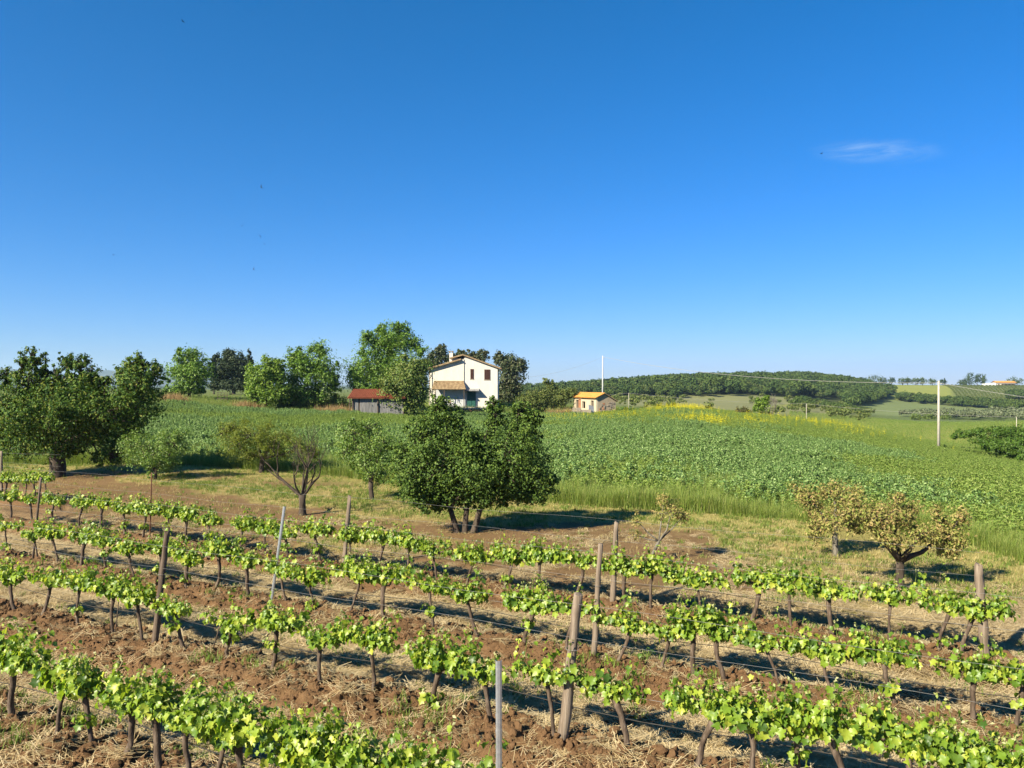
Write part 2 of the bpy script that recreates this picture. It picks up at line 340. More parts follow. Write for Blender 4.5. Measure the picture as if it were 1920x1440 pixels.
# ground: albedo per zone in a vertex attribute, grain from noise
def ground_mat():
    m, nt, b = mat_new('ground')
    at = nt.nodes.new('ShaderNodeAttribute'); at.attribute_name = 'zone_colour'
    so = nt.nodes.new('ShaderNodeAttribute'); so.attribute_name = 'soil'
    ge = nt.nodes.new('ShaderNodeNewGeometry'); P = ge.outputs['Position']
    f1 = noise_n(nt, 9, 8, .68, P); f2 = noise_n(nt, 60, 4, .6, P); f3 = noise_n(nt, 1.1, 5, .6, P); f4 = noise_n(nt, .05, 6, .65, P)
    c = mix(nt, 1.0, at.outputs['Color'], ramp(nt, f1, [(.28,(.62,.60,.58)),(.5,(1,1,1)),(.75,(1.0,1.0,1.0))]), 'MULTIPLY')
    c = mix(nt, .45, c, mix(nt, 1.0, c, ramp(nt, f2, [(.3,(.55,.52,.5)),(.7,(1,1,1))]), 'MULTIPLY'))
    pale = ramp(nt, f2, [(.62,(0,0,0)),(.70,(1,1,1))])
    c = mix(nt, mix(nt, 1.0, pale, so.outputs['Color'], 'MULTIPLY'), c, (.30,.20,.125))
    c = mix(nt, .35, c, mix(nt, 1.0, c, ramp(nt, f3, [(.3,(.7,.7,.7)),(.7,(1,1,1))]), 'MULTIPLY'))
    c = mix(nt, .5, c, mix(nt, 1.0, c, ramp(nt, f4, [(.35,(.72,.75,.7)),(.65,(1,1,1))]), 'MULTIPLY'))
    nt.links.new(c, b.inputs['Base Color']); b.inputs['Roughness'].default_value = .95; b.inputs['Specular IOR Level'].default_value = .1
    hh = mix(nt, .35, f1, f2); bump(nt, b, hh, 1.0, .08); return m
M['ground'] = ground_mat()

def build_ground():
    rs = [1.5]; 
    while rs[-1] < 6900:
        r = rs[-1]; k = 1.035 if r < 5 else 1.0055 if r < 15 else 1.0075 if r < 26 else 1.014 if r < 60 else 1.018 if r < 1000 else 1.06
        rs.append(r*k)
    fine = np.linspace(-0.78, 0.78, 470); co = np.linspace(0.82, 2*math.pi-0.82, 60)
    an = np.concatenate([fine, co]); nr, na = len(rs), len(an)
    rr, aa = np.meshgrid(rs, an, indexing='ij'); x = (rr*np.sin(aa)).ravel(); y = (rr*np.cos(aa)).ravel()
    z = H(x, y)
    V = np.concatenate([np.stack([x,y,z],1), [[0,0,h1(0,0)]]])
    i = np.arange(nr-1)[:,None]; j = np.arange(na)[None]; j2 = (j+1) % na
    Q = np.stack([i*na+j+0*j2, i*na+j2, (i+1)*na+j2, (i+1)*na+j], -1).reshape(-1,4)
    Q = Q[:, ::-1]
    T = np.concatenate([Q[:,[0,1,2]], Q[:,[0,2,3]], np.stack([np.full(na,nr*na), np.arange(na), (np.arange(na)+1)%na],1)[:, [0,2,1]]])
    me = np_mesh('ground', V, T, M['ground'], True)
    # zone colours
    X, Y = V[:,0], V[:,1]; D = np.maximum(Y, 0.01); px = np.where(Y > 0.5, HX+FPX*X/D, np.where(X<0, -900, 3000)); r = np.hypot(X, Y)
    rd = rowdist(X, Y); vz = vine_zone(X, Y)
    nA = fbm(X*.9, Y*.9, 41, 4); nB = fbm(X*.25, Y*.25, 51, 4); nC = fbm(X*2.5, Y*2.5, 61, 3)
    soil = np.array([.195,.108,.052]); soil2 = np.array([.25,.148,.074]); straw = np.array([.42,.325,.185]); dry = np.array([.47,.375,.145]); grass = np.array([.27,.29,.07])
    def L(a, b, t): return a+(b-a)*np.clip(t,0,1)[:,None]
    till = 1-smooth(.62, 1.05, rd+0.35*(nA-.5)*2*.5)
    st = (1-till)*smooth(.40,.60, nA*.55+nB*.45+.10*(nC-.5)+ .06)
    st = st*(.18+.82*smooth(9.6,12.4,Y+SL*X))
    vine = L(L(soil[None], soil2[None], nB*1.4-.2), straw[None], st*.36)
    s = Y+SL*X
    orch = L(dry[None]+0*X[:,None], grass[None], smooth(.45,.62,nA)*.7)
    strip = np.exp(-((s-23.2)/3.4)**2)*(1-smooth(2,7,X))
    orch = L(orch, soil2[None], smooth(.50,.60,nB+.12*(nC-.5)+.08*np.exp(-((s-21.5-.15*X)/3.5)**2)+.16*strip)*.9)
    fe = field_edge(px); infield = smooth(fe-1.2, fe+.4, D+0*X)
    orch = L(orch, (grass*.9+dry*.35)[None], smooth(fe-5, fe-1.5, D)*.7)
    col = L(orch, vine, vz)
    fcol = np.array([.085,.14,.035])
    col = L(col, fcol[None], infield*(Y>0))
    def zone(c, m): 
        nonlocal col; col = L(col, np.array(c)[None], m)
    far = smooth(112, 135, D)*(Y>0)
    zone((.17,.21,.06), far)
    def band(v, a, b, w): return smooth(a-w, a+w, v)*(1-smooth(b-w, b+w, v))
    zone((.24,.18,.09), band(px, 200, 700, 25)*band(D, 92, 104, 3)*smooth(.4,.55,nB)*(Y>0))
    zone((.25,.26,.115), band(D, 240, 470, 25)*smooth(1100,1180,px)*(1-smooth(1540,1640,px)))
    zone((.30,.33,.07), band(D, 125, 265, 8)*smooth(1500,1600,px))
    zone((.15,.20,.06), band(D, 265, 395, 6)*smooth(1600,1700,px))
    hd = np.interp(px,[1600,1685,1990],[590,560,425])
    fx = px-1560+np.clip((D-400)/160,0,1)*-60
    zone((.20,.25,.095), smooth(389,401,D)*(1-smooth(hd-6,hd+6,D))*smooth(1540,1590,px))
    zone((.31,.34,.075), smooth(hd,hd+15,D)*(1-smooth(950,970,D))*band(px, 1600, 1786, 10))
    zone((.19,.22,.085), smooth(hd,hd+15,D)*(1-smooth(950,970,D))*smooth(1780,1800,px))
    zone((.30,.31,.07), band(px-(D-420)*.55, 1500, 1560, 14)*band(D,330,480,12))
    zone((.07,.09,.03), band(D, 440, 720, 10)*smooth(960,1060,px)*(1-smooth(1590,1630,px)))
    zone((.10,.13,.06), smooth(1000,1400,r))
    rgba = np.concatenate([col*KA, np.ones((len(X),1))],1).astype(np.float32)
    a = me.attributes.new('zone_colour','FLOAT_COLOR','POINT'); a.data.foreach_set('color', rgba.ravel())
    b = me.attributes.new('soil','FLOAT','POINT'); b.data.foreach_set('value', (vz*(1-st)*.55).astype(np.float32))
    tag(link('ground', me), 'red tilled vineyard soil running into fields and valley', 'ground', kind='structure')
build_ground()

def build_mountain():
    xs = np.linspace(-6400,-1400,160); ys = np.linspace(4300,6300,26); X, Y = np.meshgrid(xs, ys)
    prof = np.interp(X, [-6400,-5000,-3800,-3400,-3050,-2850,-2500,-2000,-1400], [60,150,148,110,60,112,92,40,0])
    Z = prof*np.exp(-((Y-5400)/420)**2)*(.93+.14*fbm(X*.004, Y*.004, 3, 5)) - 8
    V = np.stack([X.ravel(),Y.ravel(),Z.ravel()],1); nx = len(xs); i = np.arange(len(ys)-1)[:,None]; j = np.arange(nx-1)[None]
    Q = np.stack([i*nx+j, i*nx+j+1, (i+1)*nx+j+1, (i+1)*nx+j],-1).reshape(-1,4)
    tag(link('mountains', np_mesh('mountains', V, Q, M['mountain'], True)), 'distant blue mountain range low on the left horizon', 'mountains', kind='structure')
build_mountain()

# ------------------------------------------------------------------ leaves and scatter
def unit(v): return v/np.maximum(np.linalg.norm(v, axis=-1, keepdims=True), 1e-9)
def leaf_faces(cen, nrm, size, aspect=.5, fold=.15, droop=.3, rg=rng):
    """diamond leaves, two triangles each, folded along the midrib"""
    N = len(cen); nrm = unit(nrm); t = rg.normal(size=(N,3)); t[:,2] -= droop
    t = unit(t-(t*nrm).sum(1,keepdims=True)*nrm); b = np.cross(nrm, t); s = np.asarray(size).reshape(-1,1)
    a0 = cen-t*s*.5; a1 = cen+t*s*.5; k = s*aspect*.5
    l = cen+b*k+nrm*s*fold*.5; r_ = cen-b*k+nrm*s*fold*.5
    V = np.stack([a0, r_, a1, l],1).reshape(-1,3); i = np.arange(N)[:,None]*4
    Fc = np.concatenate([i+[0,1,2], i+[0,2,3]],1).reshape(-1,3)
    return V, Fc
SRC = {}
def source(colname, objs):
    c = bpy.data.collections.new(colname)
    for o in objs:
        for k in list(o.users_collection): k.objects.unlink(o)
        c.objects.link(o)
    return c
def src_obj(name, V, Fc, mat):
    return bpy.data.objects.new(name, np_mesh(name, V, Fc, mat))
def merge(parts):
    V = []; Fs = []; o = 0
    for v, f in parts: V.append(np.asarray(v)); Fs.append(np.asarray(f)+o); o += len(v)
    return np.concatenate(V), np.concatenate(Fs)
def scatter(name, label, cat, pts, coll, scl, rot=None, nsrc=1, seed=1):
    rg = np.random.default_rng(seed); N = len(pts)
    me = bpy.data.meshes.new(name); me.vertices.add(N); me.vertices.foreach_set('co', np.asarray(pts, np.float32).ravel())
    if rot is None: rot = np.stack([rg.normal(0,.12,N), rg.normal(0,.12,N), rg.uniform(0,6.283,N)],1)
    a = me.attributes.new('rot','FLOAT_VECTOR','POINT'); a.data.foreach_set('vector', np.asarray(rot, np.float32).ravel())
    a = me.attributes.new('scl','FLOAT','POINT'); a.data.foreach_set('value', np.broadcast_to(np.asarray(scl, np.float32), (N,)).copy())
    a = me.attributes.new('idx','INT','POINT'); a.data.foreach_set('value', rg.integers(0, nsrc, N).astype(np.int32))
    me.update(); o = link(name, me); tag(o, label, cat, kind='stuff')
    g = bpy.data.node_groups.new(name, 'GeometryNodeTree')
    g.interface.new_socket('Geometry', in_out='INPUT', socket_type='NodeSocketGeometry'); g.interface.new_socket('Geometry', in_out='OUTPUT', socket_type='NodeSocketGeometry')
    gi = g.nodes.new('NodeGroupInput'); go = g.nodes.new('NodeGroupOutput'); ip = g.nodes.new('GeometryNodeInstanceOnPoints'); ci = g.nodes.new('GeometryNodeCollectionInfo')
    ci.inputs['Collection'].default_value = coll; ci.inputs['Separate Children'].default_value = True; ci.inputs['Reset Children'].default_value = True
    def na(n_, t):
        q = g.nodes.new('GeometryNodeInputNamedAttribute'); q.data_type = t; q.inputs['Name'].default_value = n_
        return [s for s in q.outputs if s.enabled and s.name == 'Attribute'][0]
    g.links.new(gi.outputs[0], ip.inputs['Points']); g.links.new(ci.outputs[0], ip.inputs['Instance']); ip.inputs['Pick Instance'].default_value = True
    g.links.new(na('idx','INT'), ip.inputs['Instance Index']); g.links.new(na('rot','FLOAT_VECTOR'), ip.inputs['Rotation']); g.links.new(na('scl','FLOAT'), ip.inputs['Scale'])
    g.links.new(ip.outputs[0], go.inputs[0])
    md = o.modifiers.new('scatter','NODES'); md.node_group = g
    return o

def strands(nb, h, spread, width, lean, rg, curve=.5):
    """grass blades: two tapered segments each"""
    V = []; Fs = []
    for i in range(nb):
        a = rg.uniform(0, 6.283); d = np.array([math.cos(a), math.sin(a), 0]); p = np.array([rg.normal(0,spread), rg.normal(0,spread), 0])
        hh = h*rg.uniform(.55,1.1); l = lean*rg.uniform(.3,1.3); side = np.array([-d[1], d[0], 0])*width
        p1 = p+d*hh*l*.35+np.array([0,0,hh*.55]); p2 = p+d*hh*l*(1)+np.array([0,0,hh*(1-curve*l*.5)])
        b = len(V); V += [p-side, p+side, p1+side*.8, p1-side*.8, p2]; Fs += [(b,b+1,b+2),(b,b+2,b+3),(b+3,b+2,b+4)]
    return np.array(V), np.array(Fs)

# ------------------------------------------------------------------ grapevines
OUT = [(0,0),(.26,-.12),(.50,.12),(.40,.34),(.56,.60),(.27,.68),(0,1.0),(-.27,.68),(-.56,.60),(-.40,.34),(-.50,.12),(-.26,-.12)]
def vine_leaf_mesh(i, mat):
    rg = np.random.default_rng(100+i); V = [(0,.36,-.03)]
    for x, y in OUT: V.append((x*rg.uniform(.88,1.1), y*rg.uniform(.92,1.06), .34*abs(x)*rg.uniform(.2,1.5)-.42*(y-.36)**2*rg.uniform(.4,1.5)+rg.normal(0,.035)))
    n_ = len(OUT); return np_mesh('leaf', V, [(0,1+k,1+(k+1)%n_) for k in range(n_)], mat, True)
LEAFM = [vine_leaf_mesh(i, M['vine_leaf']) for i in range(6)]
def rot_from(nrm, ydir):
    z = nrm.normalized(); y = (ydir-z*ydir.dot(z))
    if y.length < 1e-4: y = z.orthogonal()
    y.normalize(); x = y.cross(z); return Matrix((x,y,z)).transposed()
ORD = ['first','second','third','fourth','fifth','sixth','seventh','eighth','ninth','tenth','eleventh','twelfth','thirteenth','fourteenth','fifteenth','sixteenth','seventeenth',
       'eighteenth','nineteenth','twentieth','twenty-first','twenty-second','twenty-third','twenty-fourth','twenty-fifth','twenty-sixth','twenty-seventh','twenty-eighth','twenty-ninth','thirtieth']
ROWNAME = dict(A='nearest row', B='second row from the camera', C='third row from the camera', D='fourth row from the camera', E='short farthest row at the left')
def on_row(k, px):
    q = (px-HX)/FPX; y = ROWS[k]/(1+SL*q); return q*y, y
def make_vine(rowk, px, ordinal, single, seed):
    rd = random.Random(seed); x, y = on_row(rowk, px); z = h1(x, y)-.02
    vig = rd.choice([.55,.75,.9,1.0,1.0,1.1,1.25])*(1.08 if rowk == 'A' else 1.0)
    word = 'sparse' if vig < .8 else 'bushy' if vig > 1.05 else 'leafy'
    lab = f'{word} grapevine, {ordinal} from the left in the {ROWNAME[rowk]}'
    e = empty('grapevine', (x,y,z), lab, 'grapevine', 'grapevines trained in rows', rz=-math.atan(SL))
    hh = rd.uniform(.52,.72)+.06; lean = Vector((rd.uniform(-.28,.28), rd.uniform(-.08,.08), 0)); r0 = rd.uniform(.022,.042)
    pts = []; kx = rd.uniform(-.05,.05); ky = rd.uniform(-.04,.04)
    for i in range(7):
        t = i/6; w = math.sin(t*math.pi); pts.append(Vector((lean.x*t+kx*w+rd.uniform(-.012,.012), lean.y*t+ky*w+rd.uniform(-.012,.012), -.06+(hh+.06)*t)))
    MB().tube(pts, [r0*1.25,r0*1.05,r0,r0*.95,r0*1.0,r0*1.15,r0*1.25], 8, wob=.16).build('trunk', M['vine_bark'], e, True)
    head = pts[-1]; shoots = []
    arms = [(-1, rd.uniform(.34,.60)), (1, rd.uniform(.34,.60))]
    for sgn, ln in arms:
        ap = [head-Vector((0,0,.03))]
        for i in range(1,5):
            t = i/4; ap.append(head+Vector((sgn*ln*t, rd.uniform(-.025,.025), .05*math.sin(t*2.2)+rd.uniform(-.02,.02))))
        MB().tube(ap, [r0*.95,r0*.75,r0*.6,r0*.55,r0*.42], 6, wob=.2).build('arm', M['vine_bark'], e, True)
        ns = max(3, int(round(5.2*vig*ln/.42)))
        for k in range(ns):
            t = (k+rd.uniform(.2,.9))/ns; q = t*4; i0 = min(3,int(q)); p = ap[i0].lerp(ap[i0+1], q-i0)
            shoots.append((p, Vector((rd.uniform(-.5,.5)+sgn*.15*t, rd.uniform(-.6,.6), rd.uniform(.55,1.0))), rd.uniform(.22,.44)*min(1.15,vig)))
    for _ in range(2): shoots.append((head.copy(), Vector((rd.uniform(-.5,.5), rd.uniform(-.5,.5), 1)), rd.uniform(.25,.42)*vig))
    for _ in range(rd.choice([1,2,2,3])): shoots.append((head+Vector((rd.uniform(-.4,.4),0,.02)), Vector((rd.uniform(-.3,.3), rd.uniform(-.3,.3), 1)), rd.uniform(.45,.62)))
    if rd.random() < .35: shoots.append((pts[rd.choice([2,3,4])].copy(), Vector((rd.uniform(-1,1), rd.uniform(-1,.2), .5)), .16))
    sm = MB(); big = []; tips = []
    for p, d, ln in shoots:
        d.normalize(); prev = p; path = [p]
        nn = 5
        for i in range(1, nn+1):
            d = (d+Vector((rd.uniform(-.22,.22), rd.uniform(-.22,.22), rd.uniform(-.05,.12)))).normalized(); prev = prev+d*ln/nn; path.append(prev)
            for rep in range(5 if i < 4 else 3):
                a = rd.uniform(0,6.283); o = Vector((math.cos(a)*.7, math.sin(a), rd.uniform(-.75,.35))).normalized()
                pos = prev+o*rd.uniform(.03,.14); sz = rd.uniform(.045,.120)*(1.0 if i < 4 else .72)*(.92+.1*vig)
                nr = Vector((rd.uniform(-.55,.55), rd.uniform(-.55,.55), .5))+o*.8
                yd = o+Vector((0,0,-.75)); big.append((pos, nr, yd, sz))
        tips.append((path[-1], d))
        sm.tube(path, [.0055,.005,.0045,.004,.0035,.0025], 3, cap=False)
    so = sm.build('shoots', M['weed'], e)
    so['kind'] = 'stuff'
    # pale curled tips
    tc_, tn, ts = [], [], []
    for p, d in tips:
        for _ in range(4): tc_.append(p+d*rd.uniform(0,.05)+Vector((rd.uniform(-.03,.03),rd.uniform(-.03,.03),rd.uniform(-.01,.03)))); tn.append((rd.uniform(-1,1),rd.uniform(-1,1),rd.uniform(-.2,1))); ts.append(rd.uniform(.03,.06))
    Vt, Ft = leaf_faces(np.array(tc_), np.array(tn, float), np.array(ts), .6, .3, -.2)
    link('shoot_tips', np_mesh('shoot_tips', Vt, Ft, M['vine_tip']), e)['kind'] = 'stuff'
    small = big
    if single:
        lim = sorted((q[3] for q in big), reverse=True)[min(len(big)-1, 90)]
        small = [q for q in big if q[3] <= lim]
        for pos, nr, yd, sz in big:
            if sz <= lim: continue
            o = link('leaf', LEAFM[rd.randrange(6)], e); mt = Matrix.Translation(pos) @ rot_from(nr, yd).to_4x4() @ Matrix.Scale(sz, 4); o.matrix_local = mt
    Vs = []; Fs = []
    for pos, nr, yd, sz in small:
        m3 = rot_from(nr, yd); b = len(Vs); src = LEAFM[rd.randrange(6)]
        Vs += [tuple(pos+m3 @ (v.co*sz)) for v in src.vertices]; n_ = len(OUT); Fs += [(b, b+1+k, b+1+(k+1)%n_) for k in range(n_)]
    fo = link('foliage', np_mesh('foliage', Vs, Fs, M['vine_leaf'], True), e); fo['kind'] = 'stuff'
    return e
VPX = dict(
 A=[20,108,172,236,300,352,405,458,515,575,655,720,790],
 B=[28,75,145,212,268,345,425,510,600,700,805,922,1038,1178,1305,1400,1482,1602,1715,1815,1905,1990,2090],
 C=[13,70,110,152,197,255,300,350,405,465,537,593,655,722,812,898,978,1060,1155,1236,1300,1364,1464,1576,1687,1823,1900,1990,2085],
 D=[20,60,100,147,190,233,267,317,350,397,453,497,540,600,653,705,767,818,873,944,1016,1078,1172,1222,1315,1404,1482,1560,1666,1758,1800],
 E=[8,28,46,66,88])
sd = 1
for rk, lst in VPX.items():
    for i, px in enumerate(lst):
        make_vine(rk, px, ORD[i] if i < len(ORD) else 'thirty-first', rk in 'ABC', 1000+sd); sd += 1

# trellis posts
def post(name, label, kind, rowk, bpx, tpx, tpy, group='trellis posts in the vine rows', r=.055, mat=None):
    x, y = on_row(rowk, bpx); z = h1(x, y); xt = (tpx-HX)/FPX*y; zt = ZPY(tpy, y)
    e = empty(name, (x,y,z), label, 'post', group); top = Vector((xt-x, 0.02, zt-z)); bot = top*(-.15/top.length)
    if kind == 'wood':
        n_ = 9; pts = [bot.lerp(top, i/n_)+Vector((random.uniform(-.008,.008), random.uniform(-.008,.008),0)) for i in range(n_+1)]
        pts.append(top+Vector((.004,0,.012))); rads = [.88*r*(1.12-.24*i/n_)*random.uniform(.92,1.08) for i in range(n_+1)]+[r*.70]
        MB().tube(pts, rads, 13, wob=.11).build('shaft', mat or M['post_wood'], e, True)
        w = MB()
        for f in (.62,.42):
            p = top*f; rr = r*1.05; w.tube([p+Vector((math.cos(t)*rr*1.04, math.sin(t)*rr*1.04, .004*math.sin(3*t))) for t in np.linspace(0,6.283,13)], .003, 4, cap=False)
        w.build('wire_tie', M['wire'], e)
    elif kind == 'steel':
        prof = [(-.028,.02),(-.028,-.012),(-.012,-.02),(.012,-.02),(.028,-.012),(.028,.02),(.024,.02),(.024,-.009),(.010,-.016),(-.010,-.016),(-.024,-.009),(-.024,.02)]
        m = MB(); n_ = len(prof)
        for p in (bot, top): m.v += [(p.x+a, p.y+b, p.z) for a, b in prof]
        for i in range(n_): j = (i+1)%n_; m.f.append((i, j, n_+j, n_+i))
        m.f += [(0,11,10,1),(1,10,9,2),(2,9,8,3),(3,8,7,4),(4,7,6,5)]; m.f += [tuple(n_+k for k in f) for f in [(11,0,1,10),(10,1,2,9),(9,2,3,8),(8,3,4,7),(7,4,5,6)]]
        m.build('profile', mat or M['galv'], e)
        h = MB()
        for k in range(10):
            p = top*(.97-.07*k); h.box(p.x-.031,p.x-.027,p.y-.006,p.y+.012,p.z-.012,p.z+.006); h.box(p.x+.027,p.x+.031,p.y-.006,p.y+.012,p.z-.012,p.z+.006)
        h.build('wire_hooks', M['galv'], e)
    else:
        pts = [bot.lerp(top, i/4) for i in range(5)]; MB().tube(pts, r, 7).build('shaft', mat or M['rust'], e, True)
        MB().tube([top-Vector((0,0,.06)), top-Vector((0,0,.06))+Vector((.02,-.02,.02)), top+Vector((.025,-.02,-.02))], .005, 4).build('wire_hook', M['wire'], e)
    return e
post('steel_trellis_post','grey galvanised steel vineyard post cut by the bottom edge','steel','A',936,935,1240)
post('wooden_trellis_post','dark brown leaning wooden post left of centre in the second row','wood','B',290,312,998, r=.062, mat=M['post_dark'])
post('wooden_trellis_post','thick grey weathered wooden post leaning right, nearest of the wooden posts','wood','B',1056,1084,1116, r=.075)
post('steel_trellis_post','thin bright steel post leaning right in the third row','steel','C',509,533,950)
post('wooden_trellis_post','slender nearer post of the close pair right of centre','wood','C',1114,1126,1021, r=.052)
post('iron_trellis_post','thin dark post at far left in the third row','iron','C',62,76,895, r=.03, mat=M['post_dark'])
post('wooden_trellis_post','grey wooden post just right of the thin bright steel post','wood','D',645,655,931, r=.062)
post('wooden_trellis_post','taller and farther of the two close wooden posts right of centre','wood','D',1148,1156,980, r=.062)
post('wooden_trellis_post','stout wooden end post at the far right of the fourth row','wood','D',1846,1836,1060, r=.085)
post('iron_trellis_post','thin rusty iron stake below the small round fruit tree','iron','D',281,284,886, r=.018)
post('wooden_trellis_post','grey wooden post at the left picture edge in the farthest row','wood','E',3,2,846, r=.055)

# wires
def wire(name, label, pts, r, mat, cat='wire', group=None, n=4):
    o = MB().tube(pts, r, n, cap=False).build(name, mat); tag(o, label, cat, group); return o
for rk, (pa, pb) in dict(A=(-140,1010), B=(-140,2160), C=(-140,2160), D=(-140,1842), E=(-140,112)).items():
    x0, _ = on_row(rk, pa); x1, _ = on_row(rk, pb); s = ROWS[rk]; nseg = int((x1-x0)/.8)+2
    for z, nm, lb, r, mt in ((1.72,'trellis_wire','top trellis wire strung along the ',.0017,'wire'),(1.30,'trellis_wire','middle trellis wire strung along the ',.0017,'wire'),
                             (.66,'trellis_wire','low trellis wire carrying the vine arms of the ',.0024,'wire'),(.42,'irrigation_hose','thin dark irrigation hose hanging along the ',.0055,'hose')):
        if rk == 'A' and z > 1: continue
        P = []
        for i in range(nseg+1):
            x = x0+(x1-x0)*i/nseg; P.append((x, s-SL*x+.05, .1+float(Hb(x, s-SL*x)[0])+z+(.02 if z>.5 else .05)*math.sin(x*1.3+z*7)))
        wire(nm, lb+ROWNAME[rk], P, r, M[mt], 'wire' if nm == 'trellis_wire' else 'hose', 'vineyard wires')
# support canes leaning at vines of the second row
for i, (bx, by, tx, ty, lb) in enumerate([(398,1232,412,1166,'thin pale support cane leaning on the seventh vine of the second row'),(478,1245,502,1190,'thin slanting support cane left of a vine trunk, second row'),
                                     (215,1195,219,1130,'upright brown support stake beside the dark leaning post')]):
    D = CAMZ*FPX/(by-HY); x = (bx-HX)/FPX*D; z = h1(x, D); xt = (tx-HX)/FPX*D
    tag(MB().tube([(x,D,z-.05),((x+xt)/2+.01,D+.03,(z+ZPY(ty,D))/2),(xt,D+.07,ZPY(ty,D))], [.011,.010,.008], 6).build('support_cane', M['post_dark'], None, True), lb, 'cane', 'support canes')

# ------------------------------------------------------------------ trees
def branch_paths(p, d, ln, r, depth, rd, out, up=.15, spread=.7, nch=(2,3)):
    pts = [p]; rads = [r]; n_ = 4
    for i in range(n_):
        d = (d+Vector((rd.uniform(-.2,.2), rd.uniform(-.2,.2), rd.uniform(-.08,.2)*1))+Vector((0,0,up*.2))).normalized()
        p = p+d*ln/n_; pts.append(p); rads.append(r*(1-.45*(i+1)/n_))
        if depth > 0 and i >= 1 and rd.random() < .55:
            dd = (d+Vector((rd.uniform(-1,1), rd.uniform(-1,1), rd.uniform(-.3,.8)))*spread).normalized()
            branch_paths(p, dd, ln*rd.uniform(.45,.7), rads[-1]*.6, depth-1, rd, out, up, spread, nch)
    out.append((pts, rads))
    if depth > 0:
        for _ in range(rd.randint(*nch)):
            dd = (d+Vector((rd.uniform(-1,1), rd.uniform(-1,1), rd.uniform(-.3,.7)))*spread).normalized()
            branch_paths(p, dd, ln*rd.uniform(.55,.8), rads[-1]*.8, depth-1, rd, out, up, spread, nch)
def tree(name, label, px, D, lobes, nleaf, lsz, mat, bark='bark', tr=.12, fork=.35, seed=0, group=None, stems=1, clump=.22, aspect=.5, cat='tree', droop=.4, shell=.45, zbase=None, limbs=True, leanfork=0, twig=.4, sprays=5, shrink=1.0, limbk=1.0):
    rd = random.Random(seed); rg = np.random.default_rng(seed)
    x, y = PXY(px, D); z = h1(x, y) if zbase is None else zbase
    e = empty(name, (x,y,z-.03), label, cat, group)
    L = []
    for l in lobes:
        rx, rz = l[2]/FPX*D, l[3]/FPX*D; ry = (rx*.6+rz*.4); off = l[4] if len(l) > 4 else rd.uniform(-.35,.35)*rx
        L.append((np.array([(l[0]-HX)/FPX*D-x, off, ZPY(l[1],D)-z]), np.array([rx,ry,rz])))
    if shrink != 1: L = [(c, r*shrink) for c, r in L]
    if sprays:
        big_ = sorted(L, key=lambda k_: -k_[1][0]*k_[1][2])[:max(3, int(len(L)*.6))]
        for c, r in big_:
            for _ in range(sprays):
                v_ = unit(rg.normal(size=3)+np.array([0,0,.35])); f_ = rg.uniform(.16,.34)
                L.append((c+v_*r*rg.uniform(.9,1.12), r*f_*np.array([.9,.9,1.35])))
    nbase = len(lobes)
    Hh = max(c[2]+r[2] for c, r in L); zlow = min(c[2]-r[2] for c, r in L)
    fz = max(.25*Hh*fork/.35, .12)
    cx = np.average([c[0] for c,_ in L], weights=[r[0]*r[2] for _,r in L])
    limbset = []
    for st in range(stems):
        bx = 0 if stems == 1 else (st-(stems-1)/2)*tr*1.35
        f = Vector((bx*2.6+cx*.18+leanfork, rd.uniform(-.1,.1)*(stems>1), fz*rd.uniform(.85,1.15)))
        p0 = Vector((bx,0,-.1)); pts = [p0.lerp(f, t)+Vector((rd.uniform(-.12,.12)*tr, rd.uniform(-.12,.12)*tr,0)) for t in (0,.15,.4,.7,1)]
        k = 1 if stems == 1 else .62
        MB().tube(pts, [tr*1.35*k,tr*1.1*k,tr*k,tr*.93*k,tr*.9*k], 9, wob=.1).build('trunk', M[bark], e, True); limbset.append(f)
    tw = MB()
    tot = sum(r[0]*r[2] for _, r in L); wtot = sum((r[0]*r[2])**.85 for _, r in L); CV, CN, CS = [], [], []
    for li, (c, r) in enumerate(L):
        f = limbset[li % stems]; cv = Vector(c)
        if limbs and li < nbase:
            order = sorted(range(nbase), key=lambda i_: -L[i_][1][0]*L[i_][1][2]); mains = order[:max(stems, min(5, nbase))]
        if limbs and li < nbase:
            q = limbk*tr*min(.75, .35+.5*math.sqrt(r[0]*r[2]/tot))
            if li in mains: src_ = f
            else:
                mi = min(mains, key=lambda i_: np.linalg.norm(L[i_][0]-c)); src_ = Vector(L[mi][0]*np.array([1,1,.9])); q *= .45
            mid = src_.lerp(cv, .5)+Vector((rd.uniform(-.1,.1)*r[0], rd.uniform(-.1,.1)*r[0], -.12*(cv-src_).length*rd.uniform(.2,1)))
            pts = [src_-Vector((0,0,tr*.5 if li in mains else 0)), src_.lerp(mid,.5), mid, mid.lerp(cv,.55), cv]
            MB().tube(pts, [q,q*.85,q*.7,q*.5,q*.3], 7, wob=.08).build('limb', M[bark], e, True)
        w = (r[0]*r[2])**.85/wtot; nl = int(nleaf*w); nc = max(5, int(nl/(34 if nleaf > 3000 else 18)))
        u = unit(rg.normal(size=(nc,3))); rr = rg.uniform(shell**2,1.0,nc)**.5
        rr *= .74+.44*rg.random(nc)
        cc = c+u*r*rr[:,None]
        if limbs and li < nbase:
            for q_ in range(0, nc, max(1, int(nc/(14+10*twig)))):
                a = Vector(c+u[q_]*r*.15); b = Vector(cc[q_]); ml = a.lerp(b,.5)+Vector((rd.uniform(-.1,.1),rd.uniform(-.1,.1),-.08))*r[0]
                tw.tube([a, ml, b], [tr*.16,tr*.10,tr*.04], 4, cap=False)
        per = nl//nc+1; rc = clump*min(r[0],r[2])*rg.uniform(.6,1.5,nc)
        pts = (cc[:,None]+rg.normal(size=(nc,per,3))*rc[:,None,None]*np.array([1,1,.85])).reshape(-1,3)
